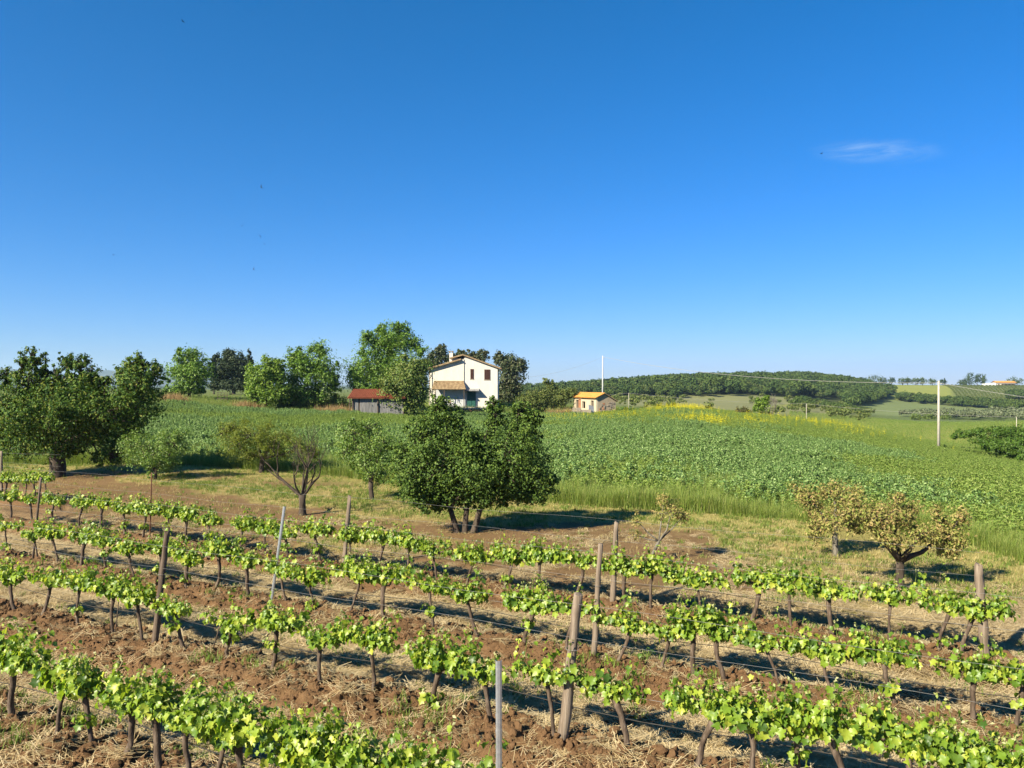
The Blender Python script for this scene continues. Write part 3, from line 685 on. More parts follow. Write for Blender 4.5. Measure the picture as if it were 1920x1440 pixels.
        outw = np.repeat(u, per, 0)+.9*unit(pts-np.repeat(cc, per, 0))
        CV.append(pts); CN.append(outw*.55+np.array([0,0,.35])+rg.normal(0,.55,(len(pts),3))); CS.append(lsz*rg.uniform(.6,1.25,len(pts)))
    V, Fc = leaf_faces(np.concatenate(CV), np.concatenate(CN), np.concatenate(CS), aspect, .2, droop, rg)
    V[:,2] = np.maximum(V[:,2], .06)
    cr = link('crown', np_mesh('crown', V, Fc, M[mat]), e); cr['kind'] = 'stuff'
    if tw.v: tw.build('twigs', M[bark], e)['kind'] = 'stuff'
    return e

# orchard trees in front of the field
tree('cherry_tree','large dark green cherry tree at the left edge of the orchard',105,37.5,
     [(110,782,92,66),(25,772,52,54),(58,722,36,32),(105,728,32,30),(150,728,32,30),(42,688,12,30),(66,680,13,32),(84,690,11,30),(106,704,11,24),(128,684,14,32),(150,690,12,32),(170,704,12,26),(194,720,12,30),(12,708,16,20),(178,735,16,24),
      (258,715,46,32),(248,684,15,28),(266,684,13,26),(286,696,18,22),(228,700,12,24),(255,755,52,42),(205,770,55,48),(160,812,62,36),(55,825,55,34),(115,840,40,18),(212,852,26,20),(20,810,40,36),(185,850,18,12),(238,800,34,26)],
     56000,.15,'cherry_leaf',tr=.36,fork=.30,seed=3,clump=.19,sprays=3,droop=.9,aspect=.52)
tree('fruit_tree','small round light green fruit tree between cherry tree and peach tree',291,35.5,[(285,845,48,34),(258,832,30,22),(318,832,32,22),(300,868,42,26),(335,815,20,16),(240,820,14,16)],10500,.09,'light_leaf',tr=.09,fork=.22,seed=5,clump=.2)
tree('peach_tree','spreading airy yellow green peach tree behind the bare tree',490,38.5,[(445,828,36,26),(480,812,40,26),(520,820,38,26),(560,838,36,22),(420,808,20,20),(440,800,22,14),(590,850,24,16),(505,845,36,18),(470,850,30,16)],22000,.095,'peach_leaf','bark',tr=.12,fork=.45,seed=7,clump=.22,aspect=.32,shell=.3)
tree('fruit_tree','upright green young fruit tree left of the dark leafy tree',697,31.0,[(680,835,40,34),(705,865,38,34),(662,808,28,22),(690,800,28,20),(720,830,26,34),(650,845,18,22),(700,895,28,18)],12500,.09,'light_leaf',tr=.10,fork=.30,seed=9,clump=.2)
tree('apricot_tree','broad dark leafy fruit tree with several stems in the middle',872,24.3,
     [(840,860,78,66),(945,860,72,68),(890,905,100,50),(800,805,36,36),(835,775,32,28),(824,758,20,22),(855,800,20,24),(928,785,24,30),(927,760,18,23),(985,800,34,34),(975,770,22,22),(1000,775,14,14),(775,880,42,44),(1005,880,38,44),(1012,915,30,30),
      (790,920,42,32),(850,930,60,22),(970,925,48,22),(745,840,18,22),(1035,895,14,20),(892,845,44,44),(890,880,60,50),(820,935,36,18),(905,935,40,14)],
     66000,.088,'apricot_leaf',tr=.15,fork=.30,seed=11,stems=3,clump=.17,aspect=.62)
# orchard trees at the right: withered leaves
tree('withered_fruit_tree','gnarled fruit tree with withered brown leaves, thick forked trunk, right foreground',1688,17.6,
     [(1600,985,22,20,.1),(1575,955,22,18,-.3),(1560,985,16,14,.2),(1640,965,46,30,-.2),(1690,975,40,28,.3),(1612,950,26,22,.3),(1715,990,26,22,-.3),(1655,1005,30,18,-.4),(1775,1000,32,34,.1),(1800,965,16,22),(1760,960,16,14),(1785,1030,26,18),(1725,955,16,12,.4),(1690,935,20,12,.2)],
     9500,.085,'dry_leaf','bark',tr=.095,fork=.50,seed=13,clump=.50,shrink=.84,sprays=4,limbk=1.5,aspect=.45,shell=.25,droop=.8,twig=1)
tree('withered_fruit_tree','smaller withered brown tree half hidden behind the gnarled tree',1568,21.0,
     [(1525,935,34,22),(1560,920,32,20),(1500,920,18,16),(1540,975,32,24),(1585,960,30,26),(1605,920,22,16),(1525,1000,22,16)],5200,.085,'dry_leaf','grey_bark',tr=.08,fork=.5,seed=15,clump=.50,shrink=.84,sprays=4,limbk=1.5,aspect=.45,shell=.25,droop=.8,twig=1)
tree('withered_sapling','small bent sapling with few withered leaves between broad dark tree and withered trees',1213,20.3,[(1258,960,28,20),(1245,938,16,14),(1282,966,16,12),(1195,975,10,14),(1190,1000,8,12)],1500,.075,'dry_leaf','grey_bark',tr=.045,fork=.42,seed=17,clump=.3,aspect=.45,shell=.3,leanfork=.22,twig=1)
# bare tree
def bare_tree():
    D = 27.3; x, y = PXY(567,D); z = h1(x,y); rd = random.Random(21)
    e = empty('bare_tree',(x,y,z-.03),'leafless grey fruit tree with forked dark trunk','tree')
    MB().tube([(0,0,-.1),(.01,0,.12),(-.01,.02,.4),(0,0,.75)],[.17,.13,.11,.12],9,wob=.12).build('trunk',M['bark'],e,True)
    for d, ln, r in [((-1,.1,.62),1.15,.07),((-.25,.3,1),1.0,.045),((.2,-.1,1),1.15,.05),((.95,.05,.7),.95,.06),((-.55,-.5,.8),.9,.045),((.5,.5,.9),.9,.045)]:
        out = []; branch_paths(Vector((0,0,.68)),Vector(d).normalized(),ln,r,3,rd,out,up=.15,spread=.8,nch=(1,3))
        m = MB()
        for pts, rads in out: m.tube(pts,[max(q,.004) for q in rads],5 if rads[0] > .02 else 3,cap=False)
        m.build('limb',M['bark'],e,True)
bare_tree()

# trees round the farm and beyond
bgs = [
 ('tree','round mid green tree standing alone behind the cherry tree',355,108,[(355,700,36,38),(340,690,26,30),(372,705,24,30),(358,668,22,16),(385,690,12,22),(350,728,32,14)],5200,.30,'ash_leaf',.22),
 ('pine_tree','dark broad pine behind the green trees at left',438,165,[(438,680,28,24),(420,692,20,26),(455,692,18,28),(440,710,34,18),(430,664,16,12),(415,712,16,16)],5200,.5,'pine_leaf',.35),
 ('cypress_tree','thin dark cypress at the right side of the pine',468,160,[(468,690,5,24),(468,668,4,14),(468,712,5,14)],1200,.35,'pine_leaf',.16),
 ('cypress_tree','short thin dark cypress at the left side of the pine',401,160,[(401,690,5,18),(401,706,5,14),(401,675,3,8)],900,.35,'pine_leaf',.16),
 ('tree','bright yellow green tree with foliage down to the ground',498,97,[(500,715,32,36),(482,705,22,24),(515,700,22,28),(495,745,32,20),(505,680,20,14),(530,730,16,30),(478,735,16,20)],6200,.28,'lime_leaf',.2),
 ('tree','tall full green tree left of the red roofed shed',590,101,[(592,695,38,34),(570,680,26,26),(612,700,26,34),(600,655,22,16),(555,705,18,34),(585,735,44,22),(548,672,14,18),(628,715,14,26)],8000,.28,'ash_leaf',.24),
 ('tree','tallest tree of the farm, two tiered dark green crown',722,104,[(738,632,40,28),(712,644,34,30),(762,642,28,20),(745,614,26,14),(688,634,14,18),(778,648,12,11),(688,695,40,42),(722,685,48,44),(668,712,20,32),(768,692,40,40),(705,725,46,24),(740,725,46,26)],15000,.28,'ash_leaf',.3),
 ('tree','dense dark tree in front of the house beside the shed',757,94,[(758,715,38,40),(775,700,26,34),(735,735,28,30),(765,755,36,20),(790,690,14,24),(785,740,18,30)],7500,.27,'oak_leaf',.24),
 ('eucalyptus_tree','dark eucalyptus crown showing left of the chimney',828,150,[(828,664,18,16),(812,678,16,20),(840,680,16,16),(826,650,10,7)],2600,.42,'euca_leaf',.3),
 ('eucalyptus_tree','low dark eucalyptus crown just behind the roof ridge',880,150,[(880,668,20,10),(900,672,16,12),(862,665,12,8),(906,662,10,7)],2200,.42,'euca_leaf',.3),
 ('eucalyptus_tree','big dark eucalyptus rising right of the house',955,140,[(952,682,26,18),(972,684,18,16),(938,672,14,10),(955,710,26,24),(945,738,26,20),(965,735,16,22)],5200,.42,'euca_leaf',.35),
 ('shrub','dark undergrowth beneath the pine at the field edge',432,150,[(430,722,32,10),(405,724,18,9),(460,722,24,11)],2600,.36,'pine_leaf',.08),
 ('shrub','dark bush filling the gap between the two green trees',548,100,[(546,752,22,16),(565,758,18,12),(530,758,14,10)],2600,.26,'oak_leaf',.06),
 ('shrub','dark bush between the tall green tree and the shed',636,101,[(632,755,20,13),(648,762,14,9),(615,760,18,10)],2400,.26,'oak_leaf',.06),
 ('shrub','green bush left of the round tree above the dry reeds',322,106,[(320,735,16,12),(306,742,12,8)],1600,.26,'ash_leaf',.06),
 ('shrub','olive green shrub thicket right of the house',1008,112,[(1005,745,26,16),(985,752,20,14),(1025,742,18,18),(1010,765,34,10)],2600,.26,'shrub_leaf',.08),
 ('tree','slim pale tree with loose top left of the ruined hut',1030,125,[(1030,722,10,10),(1036,738,18,14),(1022,712,6,8),(1048,745,16,12)],900,.30,'shrub_leaf',.10),
 ('shrub','tall brownish shrubs beside the ruined hut',1058,122,[(1055,745,18,14),(1070,738,14,12),(1045,758,16,10)],1800,.26,'shrub_leaf',.08),
 ('shrub','low dark green bush touching the right side of the ruined hut',1182,113,[(1180,772,15,8),(1168,770,9,8),(1196,774,9,6)],1300,.22,'bramble_leaf',.05),
 ('shrub','brown twiggy bush on the field crest',1390,108,[(1388,778,14,13),(1398,772,9,9),(1378,786,8,6)],900,.22,'brown_leaf',.05),
 ('tree','small bright green tree on the field crest',1428,118,[(1428,757,13,11),(1435,750,8,9),(1420,765,9,6)],1100,.26,'lime_leaf',.08),
 ('shrub','wide bramble thicket at the right edge beyond the pole',1872,88,[(1850,812,40,10,0),(1885,808,36,11,.5),(1915,815,36,16,0),(1870,830,50,12,-2),(1920,838,46,14,-2),(1950,812,40,18,0),(1835,824,26,8,-1),(1820,812,22,7,1),(1800,818,18,6,0),(1890,848,50,10,-4),(1930,856,40,12,-5),(1850,832,46,12,-2),(1900,838,56,16,-3),(1950,845,50,20,-3),(1985,830,40,24,-1)],22000,.20,'bramble_leaf',.06)]
for i, (nm, lb, px, D, lobes, nl, ls, mt, tr_) in enumerate(bgs):
    tree(nm, lb, px, D, lobes, int(nl*2.3), ls*1.12, mt, tr=tr_, seed=40+i, clump=.20, cat='shrub' if nm == 'shrub' else 'tree', group='bushes around the farm' if nm == 'shrub' else 'trees around the farm', stems=3 if nm == 'shrub' else 1, fork=.3, sprays=1 if nm == 'shrub' else 4, shell=.2)
# leafless scrub tree on the crest
def crest_bare():
    D = 122; x, y = PXY(1446,D); z = h1(x,y); rd = random.Random(33); e = empty('bare_tree',(x,y,z-.05),'tiny leafless tree behind the small bright tree on the crest','tree')
    MB().tube([(0,0,-.1),(0,0,.8)],[.10,.07],6).build('trunk',M['grey_bark'],e)
    for k in range(4):
        out = []; a = k*1.6; branch_paths(Vector((0,0,.7)),Vector((math.cos(a)*.45,math.sin(a)*.45,1)).normalized(),1.3,.05,3,rd,out,up=.3,spread=.5); m = MB()
        for pts, rads in out: m.tube(pts,[max(q,.012) for q in rads],3,cap=False)
        m.build('limb',M['grey_bark'],e)
crest_bare()

# ------------------------------------------------------------------ farmhouse
def tile_roof(m, p0, p1, p2, p3, n, rows, amp=.05, step=.03, thick=.06):
    """p0-p1 eave, p3-p2 ridge; half-round tiles in stepped courses, joined"""
    p0, p1, p2, p3 = map(Vector, (p0,p1,p2,p3)); nr = (p1-p0).cross(p3-p0).normalized()
    if nr.z < 0: nr = -nr
    for j in range(rows):
        b = len(m.v); k = 4; cnt = n*k+1
        for e_, v in ((0, j/rows), (1, (j+1.12)/rows if j < rows-1 else 1.0)):
            for i in range(cnt):
                u = i/(n*k); a = p0.lerp(p1,u); c = p3.lerp(p2,u); q = a.lerp(c,v)+nr*(amp*abs(math.sin(math.pi*u*n))+(step if e_ == 0 else 0)); m.v.append(tuple(q))
        for i in range(cnt-1): m.f.append((b+i,b+i+1,b+cnt+i+1,b+cnt+i))
    b = len(m.v)
    for q in (p0,p1,p2,p3): m.v.append(tuple(q-nr*.003))
    for q in (p0,p1,p2,p3): m.v.append(tuple(q-nr*thick))
    m.f += [(b+4,b+7,b+6,b+5),(b,b+1,b+2,b+3),(b,b+4,b+5,b+1),(b+1,b+5,b+6,b+2),(b+2,b+6,b+7,b+3),(b+3,b+7,b+4,b)]
def house():
    D = 118; x, y = PXY(870,D); z = 1.25; e = empty('farmhouse',(x,y,z),'cream two storey farmhouse with brown shutters and green door','house')
    # walls: right block and slightly projecting left block (gables towards the camera)
    MB().prism([(0,-1.5),(5.15,-1.5),(5.15,5.95),(0,7.72)],0,11).build('wall',M['plaster'],e)
    MB().prism([(-5.35,-1.5),(-.003,-1.5),(-.003,7.25),(-.9,7.02),(-5.35,5.72)],-.12,11).build('wall',M['plaster_cream'],e)
    r = MB(); tile_roof(r,(5.75,-.35,5.85),(5.75,11.4,5.85),(-.15,11.4,7.98),(-.15,-.35,7.98),40,9,thick=.14)
    rf = r.build('roof',M['roof_brown'],e)
    r = MB(); tile_roof(r,(-2.2,11.4,7.42),(-2.2,-.35,7.42),(-.15,-.35,7.98),(-.15,11.4,7.98),40,3,thick=.14); r.build('roof',M['roof_brown'],e)
    r = MB(); tile_roof(r,(-5.95,11.4,5.70),(-5.95,-.6,5.70),(-.45,-.6,7.28),(-.45,11.4,7.28),42,8,thick=.14); r.build('roof',M['roof_brown'],e)
    MB().box(-1.9,-.1,.6,10.6,6.7,7.45).build('clerestory_wall',M['plaster_cream'],e)
    ch = MB().box(-2.5,-1.95,3,3.7,6.2,8.35).build('chimney',M['plaster'],e)
    MB().box(-2.6,-1.85,2.9,3.8,8.55,8.65).box(-2.48,-2.38,2.98,3.72,8.35,8.55).box(-2.07,-1.97,2.98,3.72,8.35,8.55).build('cap',M['stone'],ch)
    def win(x0,x1,z0,z1,leaves):
        w = MB().box(x0-.06,x1+.06,-.05,.10,z0-.10,z0-.002).build('window_sill',M['stone'],e)
        f = MB().box(x0,x1,-.03,.05,z0,z1).build('window',M['shutter'],e)
        n_ = leaves
        for k in range(n_):
            a = x0+(x1-x0)*k/n_; b = x0+(x1-x0)*(k+1)/n_; s = MB().box(a+.01,a+.08,-.07,-.032,z0,z1).box(b-.08,b-.01,-.07,-.032,z0,z1)
            for q in range(12): zz = z0+.06+(z1-z0-.1)*q/12; s.box(a+.09,b-.09,-.062,-.034,zz,zz+.07)
            s.build('shutter',M['shutter'],f)
    win(.98,1.48,4.22,5.75,1); win(3.12,4.02,4.12,5.68,2)
    d = MB().box(.48,1.80,-.06,.06,-.1,2.42).build('door',M['door_green'],e)
    MB().box(.52,1.12,-.10,-.062,0,2.36).build('door_leaf',M['door_green'],d); MB().box(1.16,1.76,-.10,-.062,0,2.36).build('door_leaf',M['door_green'],d)
    MB().box(1.08,1.10,-.14,-.102,1.0,1.12).build('handle',M['galv'],d)
    c = MB(); tile_roof(c,(.25,-1.05,2.42),(2.35,-1.05,2.42),(2.35,-.02,2.72),(.25,-.02,2.72),12,2,amp=.04,thick=.05); c.build('door_canopy',M['grey_sheet'],e)
    MB().box(.3,2.1,-1.2,-.1,-1.4,-.05).build('door_step',M['concrete'],e)
    # lean-to
    MB().box(-4.35,.20,-.30,-.16,-1.5,3.6).build('annex_wall',M['plaster_shade_tint'],e)
    a = MB(); tile_roof(a,(-4.75,-1.75,2.62),(.42,-1.75,2.62),(-.05,-.14,3.92),(-4.6,-.14,3.92),24,9,amp=.06); a.build('annex_roof',M['roof_brown'],e)
    for xx in (-4.2,-2.9,.1): MB().box(xx-.06,xx+.06,-1.66,-1.54,-1.4,2.66).build('porch_post',M['dark_wood'],e)
    MB().tube([(-5.2,-.42,5.6),(-5.2,-.42,-1)],.05,6).build('drainpipe',M['rust'],e)
    # terrace wall
    xw, yw = PXY(884,112.5); t = empty('terrace_wall',(xw,yw,-.2),'low terracotta coloured retaining wall below the green door','wall')
    for i in range(5):
        for j in range(4): MB().box(-1.5+.6*i+(.3 if j%2 else 0)-.29,-1.5+.6*i+(.3 if j%2 else 0)+.29,-.15+random.uniform(-.02,.02),.15,.32*j,.32*j+.31).build('block',M['terracotta'],t)
    MB().box(-1.75,1.75,-.2,.2,1.282,1.36).build('coping',M['concrete'],t)
    # washing line
    xl, yl = PXY(846,115); wl_ = tag(MB().tube([(xl-1.9,yl,2.42),(xl,yl,2.34),(xl+1.9,yl,2.42)],.012,4).build('clothes_line',M['wire']),'clothes line strung under the porch of the farmhouse','line')
    for dx, w, hgt, mt, lb in [(-1.55,.35,.75,'cloth_red','red garment at the left end of the clothes line'),(-1.05,.4,.55,'cloth_white','white cloth beside the red garment on the line'),(-.45,.45,.5,'cloth_pink','pale pink cloth in the middle of the clothes line'),
                               (.15,.4,.62,'cloth_white','white cloth right of the pink one on the line'),(.8,.5,.5,'cloth_white','rightmost white cloth on the clothes line')]:
        V = []; Q = []
        for s_ in (0,.012):
            for i in range(6):
                for j in range(5): V.append((xl+dx+w*i/5, yl+.03*math.sin(i*1.7+dx*5)*(1-j/6)+s_, 2.36-hgt+hgt*j/4))
        for b in (0,30):
            for i in range(5):
                for j in range(4): Q.append((b+i*5+j,b+(i+1)*5+j,b+(i+1)*5+j+1,b+i*5+j+1))
        tag(link('laundry',np_mesh('laundry',V,Q,M[mt],True)),lb,'laundry','laundry on the line')
house()

def shed():
    D = 93; x, y = PXY(662,D); z = h1(x,y)-.05; e = empty('wooden_shed',(x,y,z),'grey plank shed with red tiled roof under the tall tree','shed')
    for i in range(30):
        if i in (3,): continue
        x0 = .05+i*.2; zt = 2.05+random.uniform(-.03,.03); MB().box(x0,x0+.185,random.uniform(-.02,.02),.045+random.uniform(-.01,.01),random.uniform(-.1,.12),zt).build('plank',M['plank'],e)
    MB().box(-.02,6.1,.06,3.0,-.2,2.02).build('inner_wall',M['dark_wood'],e)
    for xx in (-.35,-.05,3,6.1): MB().box(xx-.06,xx+.06,-.18,-.06,-.2,2.06).build('post',M['dark_wood'],e)
    r = MB(); tile_roof(r,(-.6,-.5,2.02),(6.4,-.5,2.02),(6.4,1.9,3.05),(-.35,1.9,3.05),30,8,amp=.07,step=.05); r.build('roof',M['roof_red'],e)
    r = MB(); tile_roof(r,(6.4,4.2,2.1),(-.35,4.2,2.1),(-.35,1.9,3.05),(6.4,1.9,3.05),30,8,amp=.07,step=.05); r.build('roof',M['roof_red'],e)
shed()

def hut():
    D = 114; x, y = PXY(1118,D); z = h1(x,y)-.1; e = empty('ruined_hut',(x,y,z),'small crumbling stone hut with orange tiled roof on the field edge','hut', rz=0)
    # corner towards the camera at the origin; long wall runs back-left, gable wall runs back-right
    u = Vector((-.32,.947,0)); v = Vector((.947,.32,0)); L1, L2, h0, hp = 8.6, 3.2, 2.55, 3.15
    def P(a, b, c): return u*a+v*b+Vector((0,0,c))
    def quadwall(m, f): 
        b = len(m.v); m.v += [tuple(k) for k in f]; m.f.append(tuple(range(b,b+len(f))))
    Mx = Matrix((( u.x, v.x,0,0),(u.y,v.y,0,0),(0,0,1,0),(0,0,0,1)))
    def bx(m, a0,a1,b0,b1,c0,c1): return m.box(a0,a1,b0,b1,c0,c1,Mx)
    w = MB()   # long lit wall with three openings, thickness along v
    ops = [(.9,2.0,.0,2.05),(4.0,5.2,.8,1.85),(6.3,7.7,0,2.05)]
    a = 0
    for o0,o1,c0,c1 in ops:
        bx(w,a,o0,0,.3,-.3,h0); 
        if c0 > .05: bx(w,o0,o1,0,.3,-.3,c0)
        bx(w,o0,o1,0,.3,c1,h0); a = o1
    bx(w,a,L1,0,.3,-.3,h0); w.build('wall',M['stucco_pale'],e)
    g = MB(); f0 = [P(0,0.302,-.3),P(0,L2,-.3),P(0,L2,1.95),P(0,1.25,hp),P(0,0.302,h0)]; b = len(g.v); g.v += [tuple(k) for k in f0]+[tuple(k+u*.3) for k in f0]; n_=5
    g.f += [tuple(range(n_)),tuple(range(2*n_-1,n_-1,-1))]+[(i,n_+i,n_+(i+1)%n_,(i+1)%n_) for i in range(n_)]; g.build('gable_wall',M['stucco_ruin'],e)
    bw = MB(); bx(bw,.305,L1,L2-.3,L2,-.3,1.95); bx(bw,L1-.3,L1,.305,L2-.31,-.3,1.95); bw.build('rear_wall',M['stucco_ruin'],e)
    r = MB(); tile_roof(r,P(L1+.35,-.35,h0-.08),P(-.3,-.35,h0-.08),P(-.3,1.25,hp+.06),P(L1+.35,1.25,hp+.06),36,6,amp=.06); r.build('roof',M['roof_orange'],e)
    r = MB(); tile_roof(r,P(-.3,L2+.3,1.93),P(L1+.35,L2+.3,1.93),P(L1+.35,1.25,hp+.06),P(-.3,1.25,hp+.06),22,8,amp=.06); r.build('roof',M['roof_brown'],e)
    q = MB(); bx(q,-.04,-.003,1.0,1.35,.7,1.7); bx(q,-.04,-.003,.45,.6,.3,.9); q.build('bare_brick_patch',M['terracotta'],e)
    rd = random.Random(5)
    for i in range(40):
        b0 = rd.uniform(.4,L2-.5); c0 = rd.uniform(.0,1.7); m = MB(); bx(m,-rd.uniform(.03,.09),-.004,b0,b0+rd.uniform(.15,.35),c0,c0+rd.uniform(.1,.22)); m.build('stone',M['stone'],e)
    d = MB(); bx(d,6.3,7.7,.24,.28,0,2.05); d.build('door',M['dark_wood'],e)
    s = MB(); bx(s,.9,2.0,.24,.28,.0,2.05); s.build('shutter',M['dark_wood'],e)
    # yard in front
    Y = D-2.2; xx, yy = PXY(1087,Y); zz = h1(xx,yy)-.1
    p = empty('gate_pillar',(xx,yy,zz),'square brick pillar standing before the ruined hut','pillar'); MB().box(-.16,.16,-.16,.16,0,2.35).build('shaft',M['terracotta'],p); MB().box(-.22,.22,-.22,.22,2.352,2.45).build('cap',M['terracotta'],p)
    xx, yy = PXY(1080,Y-.4); w2 = empty('yard_wall',(xx,yy,h1(xx,yy)-.05),'low pale block wall left of the ruined hut','wall')
    for j in range(4):
        for i in range(3): MB().box(-.6+.42*i+(.1 if j%2 else 0),-.6+.42*i+.40+(.1 if j%2 else 0),-.15+rd.uniform(-.03,.03),.15,.27*j,.27*j+.26).build('block',M['stone'],w2)
    xx, yy = PXY(1099,Y-.3); t = empty('stone_trough',(xx,yy,h1(xx,yy)-.02),'weathered stone trough in front of the ruined hut','trough')
    MB().box(-.7,.7,-.3,-.2,.25,.75).box(-.7,.7,.2,.3,.25,.75).box(-.7,-.6,-.199,.199,.25,.75).box(.6,.7,-.199,.199,.25,.75).box(-.599,.599,-.199,.199,.25,.35).build('basin',M['stone'],t)
    MB().box(-.55,-.3,-.25,.25,0,.248).build('foot',M['stone'],t); MB().box(.3,.55,-.25,.25,0,.248).build('foot',M['stone'],t)
    xx, yy = PXY(1109,Y-.2); q = tag(MB().box(-.5,.5,-.02,.02,0,1.5).build('leaning_sheet',M['grey_sheet'],None,loc=(xx,yy,h1(xx,yy)-.03)),'grey sheet leaning against the front of the ruined hut','sheet'); q.rotation_euler = (R(-22),R(14),R(30))
hut()

# poles and overhead wires
def pole(name, label, px, D, py_top, r0, r1, mat, ins=True, base=None):
    x, y = PXY(px,D); z = h1(x,y) if base is None else base; zt = ZPY(py_top,D); e = empty(name,(x,y,z-.1),label,'pole')
    MB().tube([(0,0,-.3),(0,0,(zt-z)*.5),(0,0,zt-z+.1)],[r0,(r0+r1)/2,r1],10).build('shaft',M[mat],e,True)
    if ins:
        MB().box(-.05,.35,-.03,.03,zt-z-.35,zt-z-.30).build('bracket',M['galv'],e); MB().tube([(.3,0,zt-z-.30),(.3,0,zt-z-.15)],[.05,.035],8).build('insulator',M['white_paint'],e)
    return Vector((x,y,zt))
pA = pole('utility_pole','pale concrete utility pole standing in the green field at right',1760,90,714,.17,.10,'concrete')
pB = pole('utility_pole','slim white utility pole behind the ruined hut',1130,132,667,.15,.09,'white_pole')
x, y = PXY(1512,128); small = []
for px, D, top, lb in [(1179,128,737,'thin small wooden wire post right of the ruined hut'),(1512,125,757,'thin wooden wire post on the far field crest'),(1906,112,782,'short pale wire post at the right edge above the bramble')]:
    small.append(pole('wire_post',lb,px,D,top,.05,.04,'concrete',False))
def sagwire(a, b, sag, r, name, label, n_=28):
    a, b = Vector(a), Vector(b); P = [a.lerp(b,i/n_)-Vector((0,0,4*sag*(i/n_)*(1-i/n_))) for i in range(n_+1)]
    wire(name,label,P,r,M['cable'],'cable','overhead cables')
sagwire(pB-Vector((0,0,.2)),pA-Vector((0,0,.25)),1.2,.022,'overhead_cable','overhead cable running from the white pole to the concrete pole')
sagwire(pA-Vector((0,0,.25)),(pA.x+24,pA.y-16,pA.z-4.0),.6,.022,'overhead_cable','overhead cable sagging from the concrete pole to the right edge')
xh, yh = PXY(937,118)
sagwire(pB-Vector((0,0,.2)),(xh,yh,5.6),1.0,.012,'overhead_cable','thin cable from the white pole to the farmhouse')
sagwire(small[0],small[1],.35,.014,'overhead_cable','low cable between the first two small wire posts')
sagwire(small[1],small[2],.35,.014,'overhead_cable','low cable running to the short post at the right edge')
xs_, ys_ = PXY(1035,126)
sagwire((xs_,ys_,ZPY(745,126)),small[0],.15,.014,'overhead_cable','low cable passing behind the ruined hut')
# wooden frame of poles at the field edge under the pine
xx, yy = PXY(408,104); fz = h1(xx,yy); fr = empty('pole_frame',(xx,yy,fz),'rickety frame of thin dark poles under the pine','frame')
for i in range(4): MB().tube([(i*.42,0,-.1),(i*.42+.05,0,1.35-.1*i)],.035,5).build('upright',M['dark_wood'],fr)
for zz in (.45,.9,1.25): MB().tube([(-.1,-.05,zz),(1.45,-.05,zz-.08)],.03,5).build('rail',M['dark_wood'],fr)

# ------------------------------------------------------------------ birds
def bird(px, py, D, lb, flap, yaw, roll):
    m = MB(); m.tube([(0,-.085,0),(0,-.05,.002),(0,0,.004),(0,.05,.002),(0,.075,0)],[.004,.016,.021,.015,.004],7)
    for s in (-1,1):
        b = len(m.v); m.v += [(s*.012,.03,.01),(s*.012,-.03,.01),(s*.09,.045,.01+flap*.05),(s*.08,-.01,.01+flap*.05),(s*.19,-.05,.01+flap*.10),(s*.012,.03,.004),(s*.012,-.03,.004),(s*.09,.045,.005+flap*.05),(s*.08,-.01,.005+flap*.05)]
        m.f += [(b,b+2,b+3,b+1),(b+2,b+4,b+3),(b+5,b+6,b+8,b+7),(b+7,b+8,b+4)]
        b = len(m.v); m.v += [(0,-.07,.002),(s*.012,-.075,.002),(s*.035,-.15,0),(0,-.07,-.003)]; m.f += [(b,b+1,b+2),(b+3,b+2,b+1)]
    x, y = PXY(px,D); o = m.build('swallow',M['bird'],None,True,(x,y,ZPY(py,D))); o.scale = (1.25,1.25,1.25); o.rotation_euler = (R(roll*.4),R(roll),R(yaw)); tag(o,lb,'bird','swallows in the sky')
for a in [(490,352,58,'dark swallow flying alone above the small flock',1.2,70,35),(455,423,75,'small dark swallow at the left of the flock over the pine',.6,40,-40),(488,442,64,'dark swallow at the right of the flock over the pine',-1,20,50),
          (496,458,110,'faintest swallow just below the flock',.5,60,20),(475,505,85,'swallow flying lowest of the group, wings upright',1.6,80,60),(213,478,85,'swallow far to the left above the cherry tree',.3,85,10),
          (343,40,62,'swallow high up near the top left of the sky',.2,80,15),(1541,288,72,'lone swallow near the cloud wisp at right',1.0,30,-30)]: bird(*a)

# ------------------------------------------------------------------ far trees, farm, forest, hedges
def blob_tree_src(name, mat, nq, sz, seed, flat=1.0, trunk=True, lobes=6):
    rg = np.random.default_rng(seed); cc = []; 
    for k in range(lobes):
        a = rg.uniform(0,6.283); c = np.array([math.cos(a)*.28, math.sin(a)*.28, .58+rg.uniform(-.16,.22)*flat]); u = unit(rg.normal(size=(nq//lobes,3)))
        cc.append(np.concatenate([c+u*np.array([.27,.27,.21*flat])*rg.uniform(.7,1.05,(len(u),1)), u],1))
    cc = np.concatenate(cc); V, Fc = leaf_faces(cc[:,:3], cc[:,3:]+rg.normal(0,.45,(len(cc),3))+[0,0,.3], sz*rg.uniform(.6,1.3,len(cc)), .8, .15, 0, rg)
    V[:,2] = np.maximum(V[:,2], .02)
    return src_obj(name, V, Fc, M[mat])
far_src = [blob_tree_src('forest_source_%d'%i,'forest_leaf',330,.14,200+i,1.0) for i in range(5)]
C_forest = source('forest_sources', far_src)
olive_src = source('olive_sources',[blob_tree_src('olive_source_%d'%i,'olive_leaf',200,.15,220+i,.9) for i in range(3)])
bush_src = source('bush_sources',[blob_tree_src('bush_source_%d'%i,'shrub_leaf',160,.2,230+i,.8) for i in range(3)])
def pts_in(px_rng, D_rng, n_, seed, keep=None, power=1.0):
    rg = np.random.default_rng(seed); px = rg.uniform(*px_rng, n_); D = np.sqrt(rg.uniform(D_rng[0]**2, D_rng[1]**2, n_))
    if keep is not None:
        k = keep(px, D, rg); px, D = px[k], D[k]
    x = (px-HX)/FPX*D; z = Hb(x, D); return np.stack([x,D,z],1), px, D
